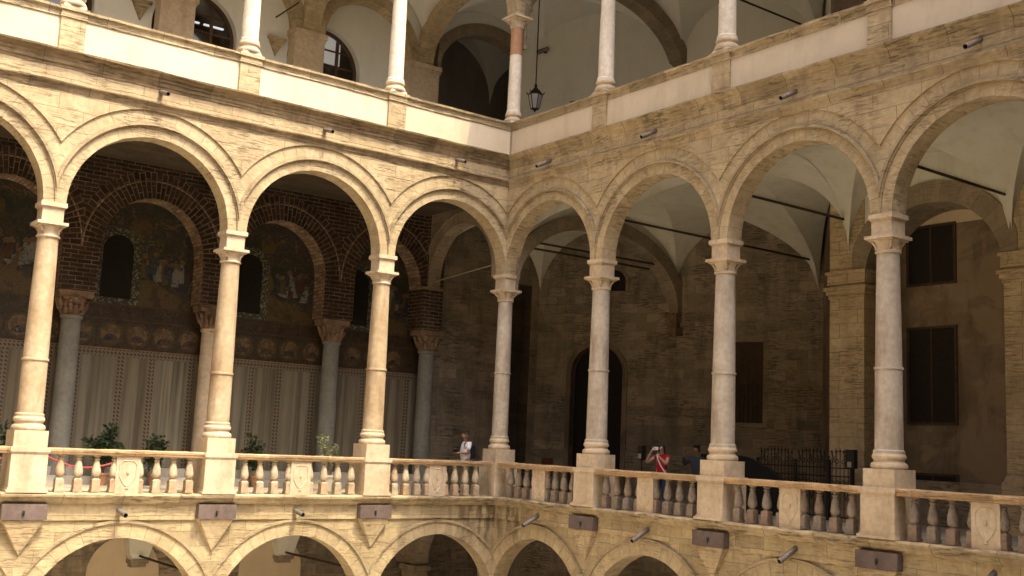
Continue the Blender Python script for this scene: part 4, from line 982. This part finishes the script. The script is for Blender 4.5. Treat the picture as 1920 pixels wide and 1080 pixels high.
# potted plants
def plant(x, y, h, rad, lab, leafm='leaf', n=420, ls=.09, pot='pot', group='potted plants along the chapel', pr=.17, ph=.32, airy=False, base=ZF, seed=1):
    rnd = random.Random(seed)
    t = thing('potted_plant', lab, 'plant', (x, y, base), group)
    b = MB(); b.lathe([(.001, base), (pr*.7, base), (pr, base+ph-.05), (pr*1.1, base+ph-.05), (pr*1.1, base+ph), (pr*.9, base+ph), (pr*.85, base+ph-.05), (.001, base+ph-.05)], x, y, 18); b.build('pot', M[pot], t)
    st = MB(); lf = MB(); tips = []
    for i in range(9 if not airy else 14):
        a = rnd.uniform(0, 2*PI); q = rnd.uniform(.25, 1)*rad; hh = h*rnd.uniform(.6, 1.0)
        pts = [(x+rnd.uniform(-.03, .03), y+rnd.uniform(-.03, .03), base+ph-.05)]
        for f in (.35, .7, 1): pts.append((x+math.cos(a)*q*f**1.5+rnd.uniform(-.03, .03), y+math.sin(a)*q*f**1.5+rnd.uniform(-.03, .03), base+ph+(hh-ph)*f))
        st.tube(pts, [.014, .010, .007, .003], 5); tips.append(pts)
    for i in range(n):
        pts = rnd.choice(tips); f = rnd.uniform(.25 if not airy else .35, 1)**.8*(len(pts)-1.001); k = int(f); g = f-k
        p = Vector(pts[k])*(1-g)+Vector(pts[k+1])*g
        d = Vector((rnd.gauss(0, 1), rnd.gauss(0, 1), rnd.gauss(.15, .7))).normalized()
        l = ls*rnd.uniform(.6, 1.3); w = d.cross(Vector((rnd.gauss(0, 1), rnd.gauss(0, 1), rnd.gauss(0, 1)))).normalized()*l*(.33 if not airy else .2)
        p = p+d*rnd.uniform(0, .10 if not airy else .05)
        lf.face([tuple(p), tuple(p+d*l*.5+w), tuple(p+d*l), tuple(p+d*l*.5-w)])
    st.build('stem', M['stem'], t); lf.build('foliage', M[leafm], t, smooth=False)
plant(-9.80, 3.75, 1.50, .50, 'bushy dark green potted plant behind the middle of the left sunlit balustrade', n=1100, ls=.13, seed=3)
plant(-8.42, 3.8, 1.38, .33, 'smaller dark green potted plant to the right of the bushiest one', n=600, ls=.12, seed=5)
plant(-5.55, 3.75, 1.52, .52, 'loose dark green potted plant in front of the pale marble panel between two columns', n=700, ls=.12, seed=8)
plant(-12.05, 3.75, 1.55, .42, 'dark green potted plant at the left edge beside the leftmost column', n=500, ls=.12, seed=11)
plant(-4.03, 2.45, 1.58, .33, 'thin pale green plant with sunlit leaves in a stone pot', 'paleleaf', 420, .085, 'whitepot', None, .17, .42, True, seed=6)
# ------------------------------------------------------------------ people
def skin(name, nodes, edges, mat, parent, root=0, lev=2, loc=(0, 0, 0)):
    me = bpy.data.meshes.new(name); me.from_pydata([n[0] for n in nodes], edges, [])
    o = bpy.data.objects.new(name, me); col.objects.link(o)
    md = o.modifiers.new('skin', 'SKIN'); md.use_smooth_shade = True; md.branch_smoothing = .3
    sv = me.skin_vertices[0].data
    for i, n in enumerate(nodes):
        r = n[1] if isinstance(n[1], (tuple, list)) else (n[1], n[1]); sv[i].radius = r; sv[i].use_root = (i == root)
    sb = o.modifiers.new('sub', 'SUBSURF'); sb.levels = lev; sb.render_levels = lev
    bpy.context.view_layer.update()
    ev = o.evaluated_get(bpy.context.evaluated_depsgraph_get()); m2 = bpy.data.meshes.new_from_object(ev)
    o.modifiers.clear(); o.data = m2; bpy.data.meshes.remove(me)
    m2.name = name
    m2.materials.clear(); m2.materials.append(mat)
    m2.polygons.foreach_set('use_smooth', [True]*len(m2.polygons))
    if parent: o.parent = parent
    o.location = loc
    return o
def person(label, loc, face, H, pose, skinm, shirtm, trousm, hairm, longhair=False, group=None):
    """pose gives elbow / wrist / knee positions in body coordinates: x to the person's right, y forward, z up (scaled to 1.75 m)"""
    k = H/1.75
    ca, sa = math.cos(face), math.sin(face)          # face: direction angle of the forward axis
    fwd = Vector((ca, sa, 0)); rgt = Vector((sa, -ca, 0))
    def W(p): return tuple((rgt*p[0]+fwd*p[1]+Vector((0, 0, 1))*p[2])*k)
    lean = pose.get('lean', 0.)
    hd = pose.get('head', (0, .03))
    N, E = [], []
    def nd(p, r, par=None):
        N.append((W(p), tuple(q*k for q in r) if isinstance(r, tuple) else r*k))
        if par is not None: E.append((par, len(N)-1))
        return len(N)-1
    pel = nd((0, 0, .96), (.15, .11)); ab = nd((0, .01+lean*.3, 1.12), (.135, .105), pel); ch = nd((0, lean*.7, 1.32), (.155, .11), ab)
    nk = nd((0, lean-.01, 1.47), .058, ch); hb = nd((hd[0]*.5, lean+.015+hd[1]*.3, 1.545), (.062, .07), nk); hm = nd((hd[0], lean+hd[1], 1.63), (.073, .092), hb); ht = nd((hd[0], lean+hd[1]-.01, 1.71), (.058, .07), hm)
    nd((hd[0], lean+hd[1]+.105, 1.615), .013, hm)     # nose
    sh = {}
    for s in (1, -1):
        a = nd((s*.17, lean*.9-.01, 1.41), .062, ch); el = nd(pose['elbow'][s], .043, a); wr = nd(pose['wrist'][s], .028, el)
        d = Vector(pose['wrist'][s])-Vector(pose['elbow'][s]); d.normalize(); hdv = Vector(pose.get('hand', {}).get(s, d)).normalized()
        pm = Vector(pose['wrist'][s])+hdv*.055; pa = nd(tuple(pm), (.036, .018), wr)
        side = hdv.cross(Vector((0, 0, 1)) if abs(hdv.z) < .8 else Vector((1, 0, 0))).normalized(); cur = hdv.cross(side)*pose.get('curl', .3)
        for j, (o_, l) in enumerate(((-.030, .06), (-.010, .072), (.010, .068), (.028, .052))):
            q = pm+side*o_+hdv*.03; f1 = nd(tuple(q+hdv*l*.5), .010, pa); nd(tuple(q+hdv*l*.9+cur*l*.6), .008, f1)
        t1 = nd(tuple(pm+side*-.045-hdv*.005+cur*.03), .011, pa); nd(tuple(pm+side*-.06+hdv*.035+cur*.06), .009, t1)
        sh[s] = (a, el, wr)
        hp = nd((s*.085, 0, .90), (.098, .10), pel); kn = nd((s*.095, pose.get('knee', {}).get(s, .02), .50), .062, hp); an = nd((s*.10, pose.get('foot', {}).get(s, -.02), .09), .042, kn)
        nd((s*.115, pose.get('foot', {}).get(s, -.02)+.15, .04), (.042, .03), an)
    body = skin('person', N, E, skinm, None, 0, 2, loc)
    tag(body, label, 'person', group)
    def sub(name, nodes, edges, m, lev=2): return skin(name, [(W(p), tuple(q*k for q in r) if isinstance(r, tuple) else r*k) for p, r in nodes], edges, m, body, 0, lev)
    t = .016; A = {s: Vector((s*.17, lean*.9-.01, 1.41)) for s in (1, -1)}
    nodes = [((0, .01, .84), (.175, .145)), ((0, .012+lean*.3, 1.12), (.155+pose.get('stout', 0), .125+pose.get('stout', 0)*1.5)), ((0, lean*.7, 1.32), (.172, .126)), ((0, lean-.01, 1.475), (.074, .068))]; edges = [(0, 1), (1, 2), (2, 3)]
    for s in (1, -1):
        e = Vector(pose['elbow'][s]); i = len(nodes); f = pose.get('sleeve', .62)
        nodes += [(tuple(A[s]+Vector((-s*.012, 0, -.006))), .080), (tuple(A[s]*(1-f)+e*f), .062)]; edges += [(2, i), (i, i+1)]
        if f > .95: nodes.append((tuple(e*.15+Vector(pose['wrist'][s])*.85), .042)); edges.append((i+1, i+2))
    sub('shirt', nodes, edges, shirtm)
    nodes = [((0, 0, .97), (.158, .12))]; edges = []
    for s in (1, -1):
        i = len(nodes); nodes += [((s*.088, 0, .88), (.108, .112)), ((s*.097, pose.get('knee', {}).get(s, .02), .50), .078), ((s*.10, pose.get('foot', {}).get(s, -.02)-.005, .10), .064)]; edges += [(0, i), (i, i+1), (i+1, i+2)]
    sub('trousers', nodes, edges, trousm)
    for s in (1, -1):
        f = pose.get('foot', {}).get(s, -.02); sub('shoe', [((s*.10, f-.03, .045), (.045, .045)), ((s*.11, f+.08, .04), (.05, .04)), ((s*.117, f+.19, .03), (.042, .028))], [(0, 1), (1, 2)], M['black'], 1)
    hx, hy = hd[0], lean+hd[1]
    nodes = [((hx, hy-.035, 1.67), (.080, .082)), ((hx, hy-.02, 1.735), (.066, .074)), ((hx, hy-.055, 1.60), (.07, .05))]; edges = [(0, 1), (0, 2)]
    if longhair:
        nodes += [((hx, hy-.06, 1.50), (.085, .045)), ((hx-.075, hy-.005, 1.58), .028), ((hx+.075, hy-.005, 1.58), .028), ((hx-.08, hy-.01, 1.50), .025), ((hx+.08, hy-.01, 1.50), .025)]; edges += [(2, 3), (0, 4), (0, 5), (4, 6), (5, 7)]
    sub('hair', nodes, edges, hairm)
    b = MB()
    for s in (1, -1):
        c = W((hx+s*.032, hy+.082, 1.645)); b.blob(c, .012*k, .012*k, .009*k, 8, 5)
    e = b.build('eyes', M['hole'], None, origin=(0, 0, 0)); e.parent = body
    b = MB(); c = W((hx, hy+.088, 1.572)); b.blob(c, .022*k, .022*k, .007*k, 8, 5); e = b.build('mouth', M['redbox'], None, origin=(0, 0, 0)); e.parent = body
    return body, W, k
SK = simple('sunburnt_skin', (.36, .19, .13), .6, 0, .4, .06); SK2 = simple('light_skin', (.50, .33, .25), .6, 0, .4, .05); SK3 = simple('tanned_skin', (.20, .12, .08), .6)
WHT = simple('white_cotton', (.86, .86, .90), .9, 0, .2, .06, 5, .3); RED = simple('red_cotton', (.42, .012, .03), .85, 0, .2, .1, 5, .3); NAVY = simple('navy_cotton', (.035, .042, .055), .85, 0, .2, .15, 5)
DEN = simple('blue_denim', (.03, .05, .11), .9, 0, .2, .2, 20); KHA = simple('khaki_cotton', (.18, .14, .10), .9); DRK = simple('dark_trousers', (.02, .02, .022), .9)
HG = simple('greying_brown_hair', (.13, .09, .06), .7, 0, .3, .3, 40); HB = simple('black_hair', (.018, .012, .010), .6, 0, .4, .3, 40); BAG = simple('dark_navy_rucksack', (.02, .02, .032), .85)
WHP = simple('white_phone_shell', (.75, .75, .74), .4)
# man in white, side on, facing left, holding a camera at his waist
p1, W, k = person('man in white t-shirt with dark backpack, side-on behind the corner balustrade, holding a camera', (.28, 1.95, ZF), PI-.1, 1.83,
    dict(elbow={1: (.22, .02, 1.13), -1: (-.22, .04, 1.13)}, wrist={1: (.10, .23, 1.13), -1: (-.08, .24, 1.13)}, head=(0, .05), lean=.02, sleeve=.75, curl=.5, stout=.035, foot={1: .05, -1: -.10}), SK, WHT, KHA, HG)
o = Vector((.28, 1.95, ZF)); q = Vector(W((0, .33, 1.19)))+o
t = thing('camera', 'small black camera held by the man in the white t-shirt', 'camera', q)
b = MB(); b.box(q.x-.035, q.x+.035, q.y-.07, q.y+.07, q.z-.045, q.z+.045); b.build('body', M['black'], t)
b = MB(); b.tube([(q.x-.03, q.y, q.z), (q.x-.09, q.y, q.z)], .035, 10); b.build('lens', M['hole'], t)
t = thing('backpack', 'dark navy backpack on the back of the man in the white t-shirt', 'bag', o+Vector(W((0, -.22, 1.2))))
a = [tuple(Vector(W(p))+o) for p in ((0, -.20, .98), (0, -.215, 1.15), (0, -.19, 1.36))]
bb = skin('body', [(tuple(Vector(p)-Vector(t.location)), (.15, .09)) for p in a], [(0, 1), (1, 2)], BAG, t, 1)
b = MB()
for s in (1, -1): b.tube([tuple(Vector(W((s*.11, y_, z_)))+o) for y_, z_ in ((-.12, 1.02), (.05, 1.06), (.12, 1.25), (.11, 1.40), (-.02, 1.475), (-.13, 1.40))], .017, 6)
b.build('strap', BAG, t)
# woman in red photographing
p2, W, k = person('woman in red top raising a white phone to her face behind the right balustrade', (1.95, -4.62, ZF), PI+.42, 1.67,
    dict(elbow={1: (.40, .16, 1.24), -1: (-.21, .20, 1.22)}, wrist={1: (.17, .33, 1.58), -1: (-.02, .31, 1.42)}, hand={1: (-.9, .2, .35), -1: (.2, .1, .9)}, head=(0, .04), sleeve=.35, curl=.4), SK2, RED, DEN, HB, True)
o = Vector((1.95, -4.62, ZF)); q = Vector(W((.06, .36, 1.63)))+o
t = thing('phone', 'white phone held up by the woman in the red top', 'phone', q)
fx = Vector(W((1, 0, 0))).normalized(); fy = Vector(W((0, 1, 0))).normalized(); fz = Vector((0, 0, 1))
b = MB()
def obox(b, c, hx_, hy_, hz_, mi=0):
    V = [c+fx*sx*hx_+fy*sy*hy_+fz*sz*hz_ for sz in (-1, 1) for sx, sy in ((-1, -1), (1, -1), (1, 1), (-1, 1))]
    b.face([tuple(v) for v in V[:4]][::-1], mi=mi); b.face([tuple(v) for v in V[4:]], mi=mi)
    for i in range(4): j = (i+1) % 4; b.face([tuple(V[i]), tuple(V[j]), tuple(V[4+j]), tuple(V[4+i])], mi=mi)
obox(b, q, .078, .006, .040); b.build('case', WHP, t)
b = MB(); obox(b, q+fx*.045+fz*.018+fy*.008, .016, .003, .014); b.build('lens', M['hole'], t)
t = thing('shoulder_bag', 'pale strap and small bag worn across the red top', 'bag', o)
b = MB(); b.tube([tuple(Vector(W(p))+o) for p in ((.14, .02, 1.47), (.08, .13, 1.36), (-.02, .155, 1.18), (-.14, .13, 1.0), (-.20, .04, .92))], .018, 6); b.build('strap', WHT, t)
b = MB(); q2 = Vector(W((-.23, .03, .86)))+o; obox(b, q2, .05, .11, .09); b.build('pouch', SK3, t)
# dark clad person behind her
p3, W, k = person('person in dark navy clothes with one arm raised standing right of the woman in red', (2.55, -5.28, ZF), PI+.35, 1.68,
    dict(elbow={1: (.34, .08, 1.22), -1: (-.26, .02, 1.15)}, wrist={1: (.27, .22, 1.50), -1: (-.30, .12, .92)}, head=(0, .03), sleeve=1.0, curl=.3), SK3, NAVY, DRK, HB)
SUN, SKY, EXPO = 2.0, .15, 1.66
# ------------------------------------------------------------------ camera, light, sky
cam = bpy.data.cameras.new('camera'); co = bpy.data.objects.new('camera', cam); col.objects.link(co)
co.location = (-18.75854, -25.40142, -.17892)
yaw, pit, rol = R_(36.84024), R_(8.05767), R_(2.53581)
fw = Vector((math.sin(yaw)*math.cos(pit), math.cos(yaw)*math.cos(pit), math.sin(pit)))
rt = Vector((math.cos(yaw), -math.sin(yaw), 0)); up = rt.cross(fw)
r2 = rt*math.cos(rol)+up*math.sin(rol); u2 = -rt*math.sin(rol)+up*math.cos(rol)
m = Matrix((r2, u2, -fw)).transposed()
co.rotation_euler = m.to_euler()
cam.sensor_width = 36; cam.lens = 2062.64/1920*36; cam.clip_end = 400; cam.clip_start = .05
scene.camera = co
sd = Vector((-.143, .50, -1)).normalized()
sun = bpy.data.lights.new('sun', 'SUN'); sun.energy = SUN; sun.angle = R_(.5); sun.color = (.84, .70, .42)
so = bpy.data.objects.new('sun', sun); col.objects.link(so); so.rotation_euler = sd.to_track_quat('-Z', 'Y').to_euler(); so.location = (0, -10, 40)
w = bpy.data.worlds.new('World'); scene.world = w; w.use_nodes = True
nt = w.node_tree; bg = nt.nodes['Background']; sky = nt.nodes.new('ShaderNodeTexSky'); sky.sky_type = 'NISHITA'; sky.sun_disc = False
sky.sun_elevation = math.asin(-sd.z); sky.sun_rotation = math.atan2(-sd.x, -sd.y); sky.dust_density = 10; sky.ozone_density = .3; sky.air_density = .4
nt.links.new(sky.outputs[0], bg.inputs['Color']); bg.inputs['Strength'].default_value = SKY
scene.view_settings.view_transform = 'Standard'; scene.view_settings.look = 'None'; scene.view_settings.exposure = EXPO; scene.view_settings.gamma = 1
scene.cycles.max_bounces = 10; scene.cycles.diffuse_bounces = 8; scene.cycles.transparent_max_bounces = 8
scene.cycles.use_denoising = True
scene.cycles.sample_clamp_indirect = 6
